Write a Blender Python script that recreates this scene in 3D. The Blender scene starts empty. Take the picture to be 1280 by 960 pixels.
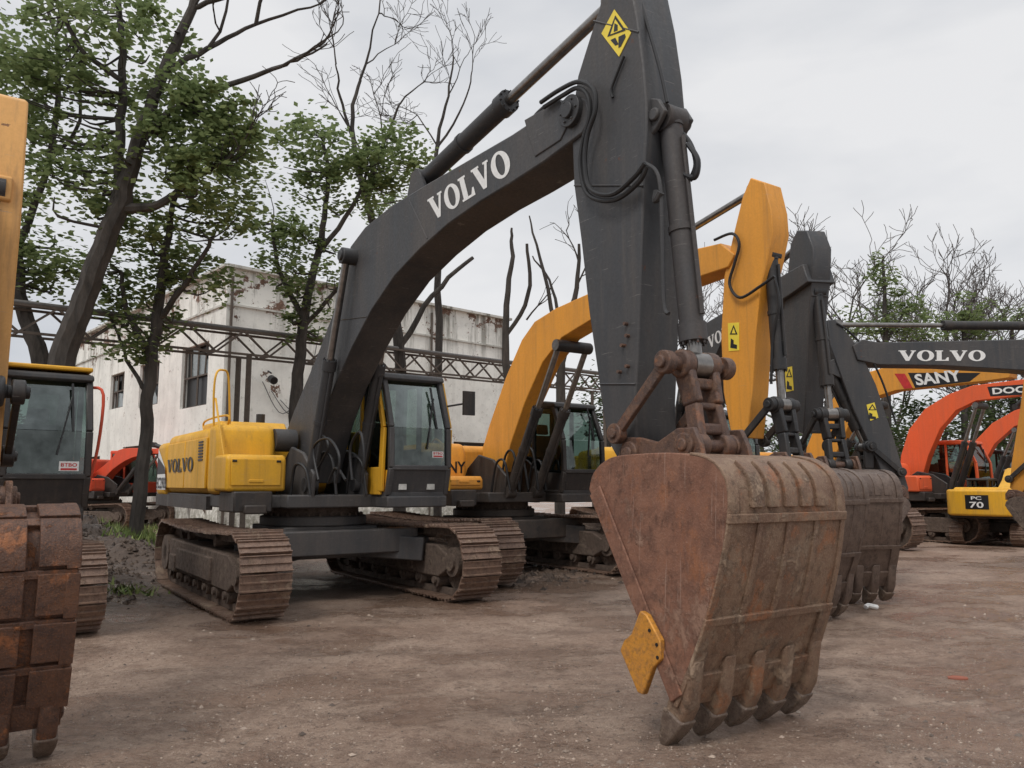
import bpy, bmesh, math, random
from mathutils import Vector, Matrix, noise
random.seed(7)
S=bpy.context.scene; COL=S.collection
R=math.radians
TH=math.atan(0.125); CT,ST=math.cos(TH),math.sin(TH)
CAM=Vector((0,0,1.6))
def ray(px,py):
    u=(px-640)/1000.; v=(480-py)/1000.
    return Vector((u, CT-v*ST, ST+v*CT))
def at(px,py,Y):
    d=ray(px,py); return CAM+d*(Y/d.y)
def gnd(px,py):
    d=ray(px,py); return CAM+d*(1.6/-d.z)
# ------------------------------------------------------------------ materials
def newmat(name):
    m=bpy.data.materials.new(name); m.use_nodes=True; t=m.node_tree; t.nodes.clear()
    o=t.nodes.new('ShaderNodeOutputMaterial'); b=t.nodes.new('ShaderNodeBsdfPrincipled')
    t.links.new(b.outputs[0],o.inputs[0]); return m,t,b
def noi(t,vec,scale,detail=6,rough=.6,dist=0):
    n=t.nodes.new('ShaderNodeTexNoise'); n.inputs['Scale'].default_value=scale; n.inputs['Detail'].default_value=detail
    n.inputs['Roughness'].default_value=rough; n.inputs['Distortion'].default_value=dist
    t.links.new(vec,n.inputs['Vector']); return n.outputs['Fac']
def mapr(t,fac,a,b,c=0,d=1):
    n=t.nodes.new('ShaderNodeMapRange'); t.links.new(fac,n.inputs[0])
    for i,x in enumerate((a,b,c,d)): n.inputs[i+1].default_value=x
    return n.outputs[0]
def mix(t,fac,a,b,mode='MIX'):
    n=t.nodes.new('ShaderNodeMix'); n.data_type='RGBA'; n.blend_type=mode
    if isinstance(fac,(int,float)): n.inputs[0].default_value=fac
    else: t.links.new(fac,n.inputs[0])
    for i,x in ((6,a),(7,b)):
        if isinstance(x,tuple): n.inputs[i].default_value=(x[0],x[1],x[2],1)
        else: t.links.new(x,n.inputs[i])
    return n.outputs[2]
def mth(t,op,a,b=0.5):
    n=t.nodes.new('ShaderNodeMath'); n.operation=op
    for i,x in ((0,a),(1,b)):
        if isinstance(x,(int,float)): n.inputs[i].default_value=x
        else: t.links.new(x,n.inputs[i])
    return n.outputs[0]
def coords(t,sc=(1,1,1),kind='Object',rot=(0,0,0)):
    c=t.nodes.new('ShaderNodeTexCoord'); m=t.nodes.new('ShaderNodeMapping')
    m.inputs['Scale'].default_value=sc; m.inputs['Rotation'].default_value=rot; t.links.new(c.outputs[kind],m.inputs[0]); return m.outputs[0]
def bump(t,b,h,dist=.01,st=.5):
    n=t.nodes.new('ShaderNodeBump'); n.inputs['Strength'].default_value=st; n.inputs['Distance'].default_value=dist
    t.links.new(h,n.inputs['Height']); t.links.new(n.outputs[0],b.inputs['Normal'])
def dark(c,k): return tuple(x*k for x in c)
def paint(name,col,rough=.42,dirt=(.15,.11,.08),amt=.5,chips=.66,mud=.6,metal=0,scale=1.0):
    m,t,b=newmat(name)
    v=coords(t); vs=coords(t,(1,1,.18))
    n1=noi(t,vs,2.1*scale,9,.68); n2=noi(t,v,38*scale,5,.7); n3=noi(t,v,7*scale,11,.72); n4=noi(t,v,.8*scale,3)
    n5=noi(t,coords(t,(1,1,.05)),14*scale,6,.65)
    f1=mapr(t,n1,.42,.70,0,amt)
    c=mix(t,mapr(t,n4,.3,.7,0,.35),col,dark(col,.72))
    c=mix(t,f1,c,dirt)
    c=mix(t,mapr(t,n5,.52,.72,0,amt*.9),c,dark(dirt,.75))
    c=mix(t,mapr(t,n2,.35,.75,0,.3),c,dark(col,.55))
    c=mix(t,mapr(t,n3,chips,chips+.02,0,.85),c,(.11,.042,.022))
    sx=t.nodes.new('ShaderNodeSeparateXYZ'); t.links.new(coords(t),sx.inputs[0])
    zf=mapr(t,sx.outputs[2],.3,2.2,mud,0)
    zf=mth(t,'MULTIPLY',zf,mapr(t,n3,.3,.65))
    c=mix(t,zf,c,(.20,.14,.10))
    sc=noi(t,coords(t,(1.5,1.5,30),rot=(.3,.7,.2)),3,6,.6); c=mix(t,mapr(t,sc,.66,.68,0,.35),c,(.30,.28,.26))
    t.links.new(c,b.inputs['Base Color'])
    t.links.new(mth(t,'ADD',mapr(t,n1,.35,.7,rough,rough+.3),mapr(t,n2,.3,.7,-.06,.12)),b.inputs['Roughness'])
    b.inputs['Metallic'].default_value=metal
    bump(t,b,mth(t,'ADD',mth(t,'MULTIPLY',n3,.5),mth(t,'MULTIPLY',n2,.3)),.004,.5)
    return m
def rusty(name,a,b_,c_,rough=.75,scale=1,bd=.012,streak=.6,scr=0,mudc=(.34,.25,.18),mudt=.55,orange=0):
    m,t,b=newmat(name)
    v=coords(t); vs=coords(t,(1,1,streak))
    n1=noi(t,vs,1.6*scale,9,.7,.3); n2=noi(t,v,7*scale,10,.75); n3=noi(t,v,70*scale,4,.7); n4=noi(t,vs,13*scale,8,.75); n6=noi(t,v,2.4*scale,11,.72,.4)
    c=mix(t,mapr(t,n1,.38,.62),a,b_)
    c=mix(t,mapr(t,n2,.46,.62,0,.85),c,c_)
    if orange:
        n7=noi(t,coords(t,(1.3,1.1,.9),rot=(.4,.2,.9)),3.1*scale,11,.74,.3); c=mix(t,mapr(t,n7,.55,.64,0,orange),c,(.34,.13,.05))
    c=mix(t,mapr(t,n6,mudt,mudt+.07,0,.75),c,mudc)
    c=mix(t,mapr(t,n4,.52,.66,0,.75),c,dark(a,.36))
    c=mix(t,mapr(t,n3,.52,.75,0,.5),c,dark(mudc,1.15))
    if scr:
        for rt in((0,.45,0),(0,-.8,0)):
            s_=noi(t,coords(t,(34,1.5,.8),rot=rt),1.6,4,.6); c=mix(t,mapr(t,s_,.66,.69,0,scr),c,(.42,.30,.24))
    t.links.new(c,b.inputs['Base Color'])
    t.links.new(mapr(t,n2,.3,.7,rough-.25,rough+.15),b.inputs['Roughness'])
    b.inputs['Metallic'].default_value=.15
    h=mth(t,'ADD',mth(t,'ADD',n2,mth(t,'MULTIPLY',n3,.30)),mapr(t,n6,mudt,mudt+.06,0,.6)); bump(t,b,h,bd,.85)
    return m
def plain(name,col,rough=.5,metal=0,var=.3,scale=12):
    m,t,b=newmat(name); v=coords(t); n=noi(t,v,scale,6,.65)
    t.links.new(mix(t,mapr(t,n,.3,.7,0,1),dark(col,1-var),dark(col,1+var*.4)),b.inputs['Base Color'])
    b.inputs['Roughness'].default_value=rough; b.inputs['Metallic'].default_value=metal; return m
def glassy(name,tint=(.30,.38,.34),refl=.22):
    m=bpy.data.materials.new(name); m.use_nodes=True; t=m.node_tree; t.nodes.clear()
    o=t.nodes.new('ShaderNodeOutputMaterial'); tr=t.nodes.new('ShaderNodeBsdfTransparent'); gl=t.nodes.new('ShaderNodeBsdfGlossy')
    tr.inputs[0].default_value=(*tint,1); gl.inputs['Roughness'].default_value=.03; gl.inputs[0].default_value=(.72,.80,.78,1)
    mx=t.nodes.new('ShaderNodeMixShader'); fr=t.nodes.new('ShaderNodeFresnel'); fr.inputs[0].default_value=1.5
    a=mth(t,'ADD',fr.outputs[0],mapr(t,noi(t,coords(t),3,5),.3,.7,refl*.05,refl*.5))
    t.links.new(a,mx.inputs[0]); t.links.new(tr.outputs[0],mx.inputs[1]); t.links.new(gl.outputs[0],mx.inputs[2]); t.links.new(mx.outputs[0],o.inputs[0]); return m
M={}
M['yellow']=paint('yellow_paint',(.84,.44,.018),.36,amt=.30,mud=.35,chips=.69)
M['orangeyellow']=paint('orange_yellow_paint',(.82,.35,.038),.4,amt=.30,mud=.2,chips=.70)
M['cream']=paint('faded_yellow_paint',(.76,.40,.12),.45,amt=.45,mud=.2,chips=.64)
M['dark']=paint('charcoal_paint',(.046,.048,.052),.40,dirt=(.14,.12,.105),amt=.52,mud=.12,chips=.66)
M['black']=paint('black_paint',(.015,.016,.018),.38,amt=.3,mud=.35,chips=.74)
M['orange']=paint('orange_paint',(.85,.13,.035),.42,amt=.22,mud=.25,chips=.74)
M['red']=paint('red_paint',(.80,.10,.04),.45,amt=.25,mud=.25,chips=.72)
M['bucket']=rusty('rusty_bucket_steel',(.20,.090,.056),(.26,.13,.082),(.13,.062,.042),scr=.4,mudc=(.30,.185,.13),mudt=.55,orange=.5)
M['bucketback']=rusty('muddy_bucket_steel',(.235,.145,.092),(.165,.093,.060),(.295,.205,.138),.62,1.2,.022,mudc=(.41,.30,.21),mudt=.56,streak=.75,orange=.7)
M['bucketrust']=rusty('orange_rust_bucket',(.105,.058,.042),(.16,.078,.045),(.07,.042,.034),.5,1.3,.02,mudc=(.38,.14,.045),mudt=.58,streak=.7,orange=.9)
M['track']=rusty('rusty_track_steel',(.19,.118,.085),(.25,.165,.12),(.13,.082,.062),.5,1.5)
M['linkrust']=rusty('rusty_link_steel',(.115,.064,.047),(.075,.050,.043),(.19,.105,.066),.55,2,mudc=(.24,.14,.09),mudt=.58,orange=.5)
M['steel']=rusty('worn_tooth_steel',(.15,.105,.078),(.21,.16,.125),(.10,.065,.05),.40,3)
M['bucketgrey']=rusty('grey_brown_bucket_steel',(.115,.080,.063),(.155,.112,.088),(.078,.052,.042),.5,1.2,mudc=(.24,.17,.13),mudt=.6)
M['orangecut']=rusty('worn_yellow_cutter',(.66,.30,.04),(.58,.25,.035),(.34,.16,.055),.6,3,.004,1,mudc=(.45,.25,.09),mudt=.60)
M['muddy']=rusty('muddy_frame',(.115,.082,.064),(.17,.125,.097),(.07,.052,.043),.85,2,.02,1,mudc=(.22,.165,.125))
M['rod']=plain('chrome_rod',(.26,.245,.23),.28,.9,.35)
M['cylinder']=paint('cylinder_paint',(.042,.042,.045),.45,dirt=(.13,.10,.08),amt=.45,mud=0,chips=.645)
M['cylclean']=paint('clean_cylinder_paint',(.034,.035,.038),.4,dirt=(.10,.09,.08),amt=.3,mud=0,chips=.70)
M['hose']=plain('black_rubber',(.014,.014,.015),.5)
M['glass']=glassy('cab_glass')
M['white']=plain('white_lettering',(.80,.80,.78),.5,0,.15,20)
M['blacktext']=plain('black_lettering',(.012,.012,.014),.45)
M['redtext']=plain('red_lettering',(.55,.03,.03),.45)
M['labelyellow']=plain('label_yellow',(.85,.66,.06),.45,0,.1)
M['seat']=plain('seat_fabric',(.05,.05,.055),.85)
M['lens']=plain('lamp_lens',(.55,.55,.52),.15)
# ------------------------------------------------------------------ mesh builder
class MB:
    def __init__(s): s.v=[]; s.f=[]
    def add(s,vs,fs):
        o=len(s.v); s.v+= [tuple(p) for p in vs]; s.f+=[tuple(i+o for i in f) for f in fs]; return s
    def prism(s,poly,y0,y1):
        n=len(poly); vs=[(x,y0,z) for x,z in poly]+[(x,y1,z) for x,z in poly]
        fs=[tuple(range(n)),tuple(range(2*n-1,n-1,-1))]+[(i,(i+1)%n,n+(i+1)%n,n+i) for i in range(n)]
        return s.add(vs,fs)
    def prismz(s,poly,z0,z1):
        n=len(poly); vs=[(x,y,z0) for x,y in poly]+[(x,y,z1) for x,y in poly]
        fs=[tuple(range(n)),tuple(range(2*n-1,n-1,-1))]+[(i,(i+1)%n,n+(i+1)%n,n+i) for i in range(n)]
        return s.add(vs,fs)
    def box(s,x0,x1,y0,y1,z0,z1):
        return s.prism([(x0,z0),(x1,z0),(x1,z1),(x0,z1)],y0,y1)
    def tube(s,pts,r,n=10,caps=True):
        pts=[Vector(p) for p in pts]; m=len(pts)
        rs=r if isinstance(r,(list,tuple)) else [r]*m
        T=[(pts[min(i+1,m-1)]-pts[max(i-1,0)]).normalized() for i in range(m)]
        a=Vector((0,0,1)) if abs(T[0].z)<.9 else Vector((1,0,0))
        U=T[0].cross(a).normalized(); vs=[];fs=[]
        for i in range(m):
            U=(U-T[i]*U.dot(T[i])).normalized(); W=T[i].cross(U)
            for k in range(n):
                an=2*math.pi*k/n; vs.append(pts[i]+(U*math.cos(an)+W*math.sin(an))*rs[i])
        for i in range(m-1):
            for k in range(n): fs.append((i*n+k,i*n+(k+1)%n,(i+1)*n+(k+1)%n,(i+1)*n+k))
        if caps: fs.append(tuple(range(n-1,-1,-1))); fs.append(tuple((m-1)*n+k for k in range(n)))
        return s.add(vs,fs)
    def cyl(s,p0,p1,r,n=20,r1=None): return s.tube([p0,p1],[r,r if r1 is None else r1],n)
    def ycyl(s,x,z,y0,y1,r,n=20): return s.cyl((x,y0,z),(x,y1,z),r,n)
    def bar(s,p0,p1,w,h,up=(0,0,1)):
        p0=Vector(p0);p1=Vector(p1);t=(p1-p0).normalized();u=Vector(up)
        if abs(t.dot(u))>.95:u=Vector((1,0,0))
        a=t.cross(u).normalized()*w/2; b=a.cross(t).normalized()*h/2
        vs=[q+x*a+y*b for q in(p0,p1) for x,y in((-1,-1),(1,-1),(1,1),(-1,1))]
        return s.add(vs,[(0,1,2,3),(7,6,5,4)]+[(i,(i+1)%4,4+(i+1)%4,4+i) for i in range(4)])
    def build(s,name,mat,parent=None,bevel=0,smooth=True,ang=38,label=None,recalc=True,segs=2):
        me=bpy.data.meshes.new(name); me.from_pydata(s.v,[],s.f)
        if recalc:
            bm=bmesh.new(); bm.from_mesh(me); bmesh.ops.recalc_face_normals(bm,faces=bm.faces); bm.to_mesh(me); bm.free()
        me.materials.append(mat)
        if smooth:
            me.polygons.foreach_set('use_smooth',[True]*len(me.polygons)); me.set_sharp_from_angle(angle=R(ang))
        o=bpy.data.objects.new(name,me); COL.objects.link(o); o.parent=parent
        if bevel:
            b=o.modifiers.new('bevel','BEVEL'); b.width=bevel; b.segments=segs; b.limit_method='ANGLE'; b.angle_limit=R(40)
        if label:o['label']=label
        return o
def thing(name,label,cat,loc=(0,0,0),rz=0,group=None,scale=1):
    o=bpy.data.objects.new(name,None); COL.objects.link(o); o.location=loc; o.rotation_euler=(0,0,rz); o.scale=(scale,)*3
    o.empty_display_size=.2
    o['label']=label;o['category']=cat
    if group:o['group']=group
    return o
def tag(o,label,cat,group=None): o['label']=label;o['category']=cat; return o
def catmull(P,k=6):
    P=[Vector(p) for p in P]; out=[]
    for i in range(len(P)-1):
        a=P[max(i-1,0)];b=P[i];c=P[i+1];d=P[min(i+2,len(P)-1)]
        for j in range(k):
            t=j/k; out.append(.5*((2*b)+(c-a)*t+(2*a-5*b+4*c-d)*t*t+(3*b-a-3*c+d)*t**3))
    out.append(P[-1]); return out
class Frame:
    def __init__(s,ox,oy,dx,dy,sc=1):
        s.O=Vector((ox,oy,0)); L=math.hypot(dx,dy); s.d=Vector((dx/L,dy/L,0)); s.r=Vector((-s.d.y,s.d.x,0)); s.sc=sc; s.a=math.atan2(dy,dx)
    def P(s,px,py,Y=0):
        d=ray(px,py); t=(Y*s.sc-(CAM-s.O).dot(s.r))/d.dot(s.r); p=CAM+d*t-s.O
        return (p.dot(s.d)/s.sc,p.z/s.sc)
    def PP(s,l,Y=0): return [s.P(a,b,Y) for a,b in l]
    def P3(s,px,py,Y=0): x,z=s.P(px,py,Y); return (x,Y,z)
# ------------------------------------------------------------------ lettering
GL={'V':[(0,1),(.46,1),(.46,.91),(.385,.91),(.60,.34),(.80,.91),(.71,.91),(.71,1),(1.02,1),(1.02,.91),(.95,.91),(.63,0),(.43,0),(.08,.91),(0,.91)],
    'L':[(0,1),(.46,1),(.46,.91),(.38,.91),(.38,.10),(.58,.10),(.70,.34),(.79,.34),(.79,0),(0,0),(0,.09),(.09,.09),(.09,.91),(0,.91)]}
def volvo(mp,mat,parent,name='lettering'):
    mb=MB(); x=0; W=[('V',1.02),('O',1.0),('L',.79),('V',1.02),('O',1.0)]; tot=sum(w for _,w in W)+.06*4
    for ch,w in W:
        if ch=='O':
            n=28; cx=x+.5; a=[];b=[]
            for k in range(n):
                t=2*math.pi*k/n; a.append(mp((cx+.5*math.cos(t))/tot,.5+.53*math.sin(t))); b.append(mp((cx+.22*math.cos(t))/tot,.5+.42*math.sin(t)))
            mb.add(a+b,[(k,(k+1)%n,n+(k+1)%n,n+k) for k in range(n)])
        else:
            P=[mp((x+a)/tot,b) for a,b in GL[ch]]; mb.add(P,[tuple(range(len(P)))])
        x+=w+.06
    return mb.build(name,mat,parent,smooth=False)
def text(s,mp,mat,parent,name='lettering',bold=.02,shear=0):
    cu=bpy.data.curves.new('t','FONT'); cu.body=s; cu.offset=bold; cu.shear=shear; cu.resolution_u=3
    o=bpy.data.objects.new('t',cu); COL.objects.link(o); dg=bpy.context.evaluated_depsgraph_get(); dg.update()
    me=bpy.data.meshes.new_from_object(o.evaluated_get(dg)); bpy.data.objects.remove(o)
    xs=[v.co.x for v in me.vertices]; ys=[v.co.y for v in me.vertices]; x0,x1,y0,y1=min(xs),max(xs),min(ys),max(ys)
    for v in me.vertices: v.co=Vector(mp((v.co.x-x0)/(x1-x0),(v.co.y-y0)/(y1-y0)))
    me.name=name; me.materials.clear(); me.materials.append(mat)
    q=bpy.data.objects.new(name,me); COL.objects.link(q); q.parent=parent; return q
def dmap(F,Y,L,Rr,T):
    a=Vector(F.P3(*L,Y)); b=Vector(F.P3(*Rr,Y))-a; c=Vector(F.P3(*T,Y))-a
    return lambda u,v: tuple(a+b*u+c*v)
def xmap(x0,x1,z0,z1,Y): return lambda u,v:(x0+(x1-x0)*u,Y,z0+(z1-z0)*v)
# ------------------------------------------------------------------ excavator parts
def actuator(parent,name,p0,p1,frac,rb,rr,barrel=None):
    barrel=barrel or M['cylinder']
    p0=Vector(p0);p1=Vector(p1);m=p0.lerp(p1,frac);t=(p1-p0).normalized()
    mb=MB(); mb.cyl(p0,m,rb,22); mb.cyl(m-t*.12,m+t*.02,rb*1.18,22); mb.cyl(p0,p0+t*.07,rb*1.1,22)
    mb.cyl(p0.lerp(m,.5),p0.lerp(m,.5)+t*.05,rb*1.12,22)
    for k in range(10):
        a=2*math.pi*k/10; s1=t.orthogonal().normalized(); s2=t.cross(s1); q=(s1*math.cos(a)+s2*math.sin(a))*rb*1.02
        mb.cyl(m+q+t*.01,m+q+t*.045,rb*.11,6)
    mb.ycyl(p0.x,p0.z,p0.y-rb*1.1,p0.y+rb*1.1,rb*1.2)
    mb.tube([p0.lerp(m,.1)+Vector((rb*1.25,0,0)),p0.lerp(m,.9)+Vector((rb*1.25,0,0))],.018,8)
    o=mb.build(name,barrel,parent)
    r=MB(); r.cyl(m,p1,rr,18); r.ycyl(p1.x,p1.z,p1.y-rb*.9,p1.y+rb*.9,rb*1.1); r.build('rod',M['rod'],o)
    return o
def track(parent,y,L=4.0,Rr=.47,w=.6):
    n=int(round((2*L+2*math.pi*(Rr+.05))/.205)); per=2*L+2*math.pi*Rr; zc=Rr+.06
    prof=[(-.095,0),(.10,0),(.10,.055),(.085,.055),(.078,.022),(.012,.022),(.006,.045),(-.008,.045),(-.014,.022),(-.078,.022),(-.083,.045),(-.095,.045)]
    mb=MB()
    def pos(s):
        s%=per
        if s<L: return (-L/2+s, zc+Rr- .035*math.sin(math.pi*s/L)*1.4,  1,0, 0,1)
        s-=L
        if s<math.pi*Rr:
            a=math.pi/2-s/Rr; return (L/2+Rr*math.cos(a),zc+Rr*math.sin(a), math.sin(a),-math.cos(a), math.cos(a),math.sin(a))
        s-=math.pi*Rr
        if s<L: return (L/2-s,zc-Rr,-1,0,0,-1)
        s-=L; a=-math.pi/2-s/Rr; return (-L/2+Rr*math.cos(a),zc+Rr*math.sin(a), math.sin(a),-math.cos(a), math.cos(a),math.sin(a))
    for i in range(n):
        x,z,tx,tz,nx,nz=pos(i*per/n); j=random.uniform(-.006,.006)
        mb.prism([(x+tx*a*1.0+nx*(h+j),z+tz*a+nz*(h+j)) for a,h in prof],y-w/2+j,y+w/2+j)
    o=mb.build('track_belt',M['track'],parent,smooth=False)
    c=MB()
    P=[pos(i*per/80) for i in range(80)]
    for dy in(-.1,.1):
        for i in range(80):
            a=P[i];b=P[(i+1)%80]
            c.bar((a[0]-a[4]*.05,y+dy,a[1]-a[5]*.05),(b[0]-b[4]*.05,y+dy,b[1]-b[5]*.05),.06,.09)
    c.build('track_chain',M['muddy'],o)
    f=MB(); f.prism([(-L/2+.1,.30),(L/2-.35,.30),(L/2-.1,.42),(L/2-.1,.62),(L/2-.4,.74),(-L/2+.3,.76),(-L/2,.6)],y-.22,y+.22)
    f.box(-1.1,.9,y-.26,y+.26,.35,.66); f.box(-L/2+.5,-L/2+.9,y-.28,y+.28,.3,.55)
    f.build('track_frame',M['muddy'],o,bevel=.02)
    for k in range(7):
        x=-L/2+.45+k*(L-.9)/6; rl=MB(); rl.ycyl(x,.25,y-.2,y+.2,.10,14); rl.ycyl(x,.25,y-.24,y+.24,.05,10); rl.build('roller',M['muddy'],o)
    for x in(-.7,.8): MB().ycyl(x,.86,y-.18,y+.18,.07,12).build('roller',M['muddy'],o)
    for nm,x in(('idler',L/2),('sprocket',-L/2)):
        g=MB(); g.ycyl(x,zc,y-.06,y+.06,Rr-.05,28); g.ycyl(x,zc,y-.2,y+.2,.2,20); g.ycyl(x,zc,y-.24,y+.24,.12,16)
        if nm=='sprocket':
            g.ycyl(x,zc,y-.24,y+.24,.27,20)
        g.build(nm,M['muddy'],o)
    return o
def cab(parent,x0,x1,y0,y1,z0,z1,frame,panel,lowpanel=None):
    lowpanel=lowpanel or panel
    A=(x0,z0);B=(x1-.1,z0);C=(x1,z0+.38);D=(x1-.02,z0+.95);E=(x1-.3,z1-.06);F_=(x0+.03,z1-.04)
    mb=MB()
    for y in(y0,y1):
        for p,q in((A,B),(B,C),(C,D),(D,E),(E,F_),(F_,A)):
            mb.bar((p[0],y,p[1]),(q[0],y,q[1]),.08,.08)
        xm=x0+(x1-x0)*.42; mb.bar((xm,y,z0),(xm,y,z1-.05),.07,.07)
    for p in(B,C,E,F_): mb.bar((p[0],y0,p[1]),(p[0],y1,p[1]),.075,.075)
    o=mb.build('cab',frame,parent,bevel=.015)
    mb=MB(); mb.prism([(x0-.04,z1-.06),(E[0]+.1,z1-.09),(E[0]+.06,z1+.0),(E[0]-.25,z1+.05),(x0,z1+.05)],y0-.05,y1+.05); mb.build('roof',frame,o,bevel=.03)
    mb=MB()
    for y in(y0,y1): mb.prism([(x0,z0),(B[0],z0),(C[0]-.02,z0+.34),(x0,z0+.42)],y-.02,y+.02)
    mb.box(x0-.02,x0+.02,y0,y1,z0,z0+.95)
    mb.build('lower_panel',lowpanel,o)
    mb=MB(); mb.prism([(B[0]-.02,z0-.02),(B[0]+.02,z0-.02),(C[0]+.02,C[1]),(C[0]-.02,C[1])],y0+.03,y1-.03); mb.build('front_panel',frame,o)
    def quad(nm,pts): MB().add(pts,[(0,1,2,3)] if len(pts)==4 else [tuple(range(len(pts)))]).build(nm,M['glass'],o,smooth=False)
    quad('windscreen',[(C[0],y0+.03,C[1]+.03),(C[0],y1-.03,C[1]+.03),(D[0],y1-.03,D[1]),(D[0],y0+.03,D[1])])
    quad('windscreen',[(D[0],y0+.03,D[1]+.005),(D[0],y1-.03,D[1]+.005),(E[0],y1-.03,E[1]-.03),(E[0],y0+.03,E[1]-.03)])
    for y in(y0,y1):
        quad('side_window',[(x0+.02,y,z0+.42),(C[0]-.02,y,C[1]+.02),(D[0]-.02,y,D[1]),(E[0]-.02,y,E[1]),(x0+.04,y,z1-.06)])
    quad('rear_window',[(x0,y0,z0+.95),(x0,y1,z0+.95),(x0+.02,y1,z1-.05),(x0+.02,y0,z1-.05)])
    ym=(y0+y1)/2
    s=MB(); s.box(x0+.35,x0+.85,ym-.25,ym+.25,z0+.38,z0+.52); s.prism([(x0+.3,z0+.5),(x0+.45,z0+.5),(x0+.36,z0+1.1),(x0+.24,z0+1.1)],ym-.24,ym+.24)
    s.prism([(x0+.26,z0+1.12),(x0+.36,z0+1.12),(x0+.33,z0+1.32),(x0+.25,z0+1.32)],ym-.13,ym+.13)
    s.box(x0+.3,x0+.9,ym-.36,ym-.27,z0+.45,z0+.68); s.box(x0+.3,x0+.9,ym+.27,ym+.36,z0+.45,z0+.68); s.box(x0+.4,x0+.8,ym-.2,ym+.2,z0,z0+.4)
    s.box(x1-.35,x1-.2,y0+.08,y0+.3,z0+.4,z0+.85)
    s.build('seat',M['seat'],o,bevel=.03)
    w=MB(); w.bar((D[0]+.03,ym+.1,D[1]-.3),(D[0]-.08,ym+.25,D[1]+.45),.02,.03); w.bar((D[0]+.01,ym+.27,D[1]+.0),(D[0]-.17,ym+.25,D[1]+.62),.025,.02); w.build('wiper',M['hose'],o)
    return o
BK={}
def bucket(parent,pin,w,mat,back,rot=0,sc=1,teeth=5,flip=1,toothmat=None,drop=None,yo=0,rib=.024,vr=.013,earmat=None,tp_=.14,stack=False):
    prof=BK['prof']; ca,sa=math.cos(rot),math.sin(rot)
    if drop is not None:
        zz=min((sa*x*flip+ca*z)*sc for x,z in BK['tips']); pin=(pin[0],drop-zz)
    def T(p): x,z=p[0]*sc*flip,p[1]*sc; return (pin[0]+ca*x-sa*z,pin[1]+sa*x+ca*z)
    pts=[Vector((*T((p[0],p[1])),0)) for p in prof]; n=len(pts)
    cen=sum(pts,Vector())/n
    zl,zt=min(p.y for p in pts),max(p.y for p in pts)
    def tap(mb):
        mb.v=[(x,yo+(y-yo)*(1-tp_*max(0,min(1,(z-zl)/(zt-zl)))),z) for x,y,z in mb.v]; return mb
    nor=[]
    for i in range(n):
        t=(pts[min(i+1,n-1)]-pts[max(i-1,0)]).normalized(); nn=Vector((t.y,-t.x,0))
        if nn.dot(pts[i]-cen)<0: nn=-nn
        nor.append(nn)
    acc=[0]
    for i in range(1,n): acc.append(acc[-1]+(pts[i]-pts[i-1]).length)
    def samp(t,off):
        s=t*acc[-1]
        for i in range(1,n):
            if acc[i]>=s or i==n-1:
                k=(s-acc[i-1])/(acc[i]-acc[i-1]); p=pts[i-1].lerp(pts[i],k)+nor[i-1].lerp(nor[i],k)*off; return (p.x,p.y)
    def strap(mb,t0,t1,y0,y1,off,base=-.005,k=8):
        a=[samp(t0+(t1-t0)*i/k,off) for i in range(k+1)]; b=[samp(t0+(t1-t0)*i/k,base) for i in range(k,-1,-1)]
        mb.prism(a+b,yo+y0,yo+y1)
    sh=MB(); strap(sh,0,1,-w+.02,w-.02,.0,-.04,40)
    o=tap(sh).build('bucket',back,parent,ang=50)
    full=[(p.x,p.y) for p in pts]
    for s_ in(-1,1):
        sp=MB(); y=-w if s_<0 else w-.035; sp.prism(full,yo+y,yo+y+.035)
        y0,y1=(-w-.02,-w) if s_<0 else (w,w+.02)
        a,b=pts[0],pts[-1]; t=(b-a).normalized(); nn=Vector((-t.y,t.x,0)); 
        if nn.dot(cen-a)<0: nn=-nn
        q=[a+t*.02,b-t*.05,b-t*.05+nn*.13*sc,a+t*.02+nn*.11*sc]; sp.prism([(v.x,v.y) for v in q],yo+y0,yo+y1)
        tap(sp).build('side_plate',mat,o,bevel=.012,segs=3)
    rb=MB()
    if stack:
        for j,(a_,b_) in enumerate(((.06,.17),(.18,.29),(.30,.41),(.42,.53),(.54,.62))):
            for k in range(5):
                y=-w+(k+.5)*2*w/5; strap(rb,a_+random.uniform(0,.012),b_,y-.085,y+.085,.05+random.uniform(-.012,.012),k=5)
            strap(rb,b_-.012,b_+.008,-w-.02,w+.02,.035)
            strap(rb,a_,b_,w-.05,w+.03,.05)
    else:
        for k in range(5):
            y=-w+.30*w+ (k+.5)*(1.40*w)/5; strap(rb,.44,.55,y-.06*w/.6,y+.06*w/.6,rib,k=6)
        strap(rb,.408,.428,-w-.005,w+.005,.022); strap(rb,.188,.206,-w-.005,w+.005,.022)
        for k in range(5):
            y=-w+(k+.0)*(2*w-.05)/4; strap(rb,.20,.41,y,y+.05,vr)
        strap(rb,.06,.19,-w-.003,-w+.12,.02); strap(rb,.06,.19,w-.12,w+.003,.02)
        strap(rb,.425,.62,-w-.003,-w+.10,.014);strap(rb,.425,.62,w-.10,w+.003,.014)
    strap(rb,.0,.075,-w-.004,w+.004,.03)
    tap(rb).build('wear_strip',back,o,bevel=.012,segs=3)
    tp=pts[0]; tg=(pts[0]-pts[3]).normalized(); nn=nor[0]
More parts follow.
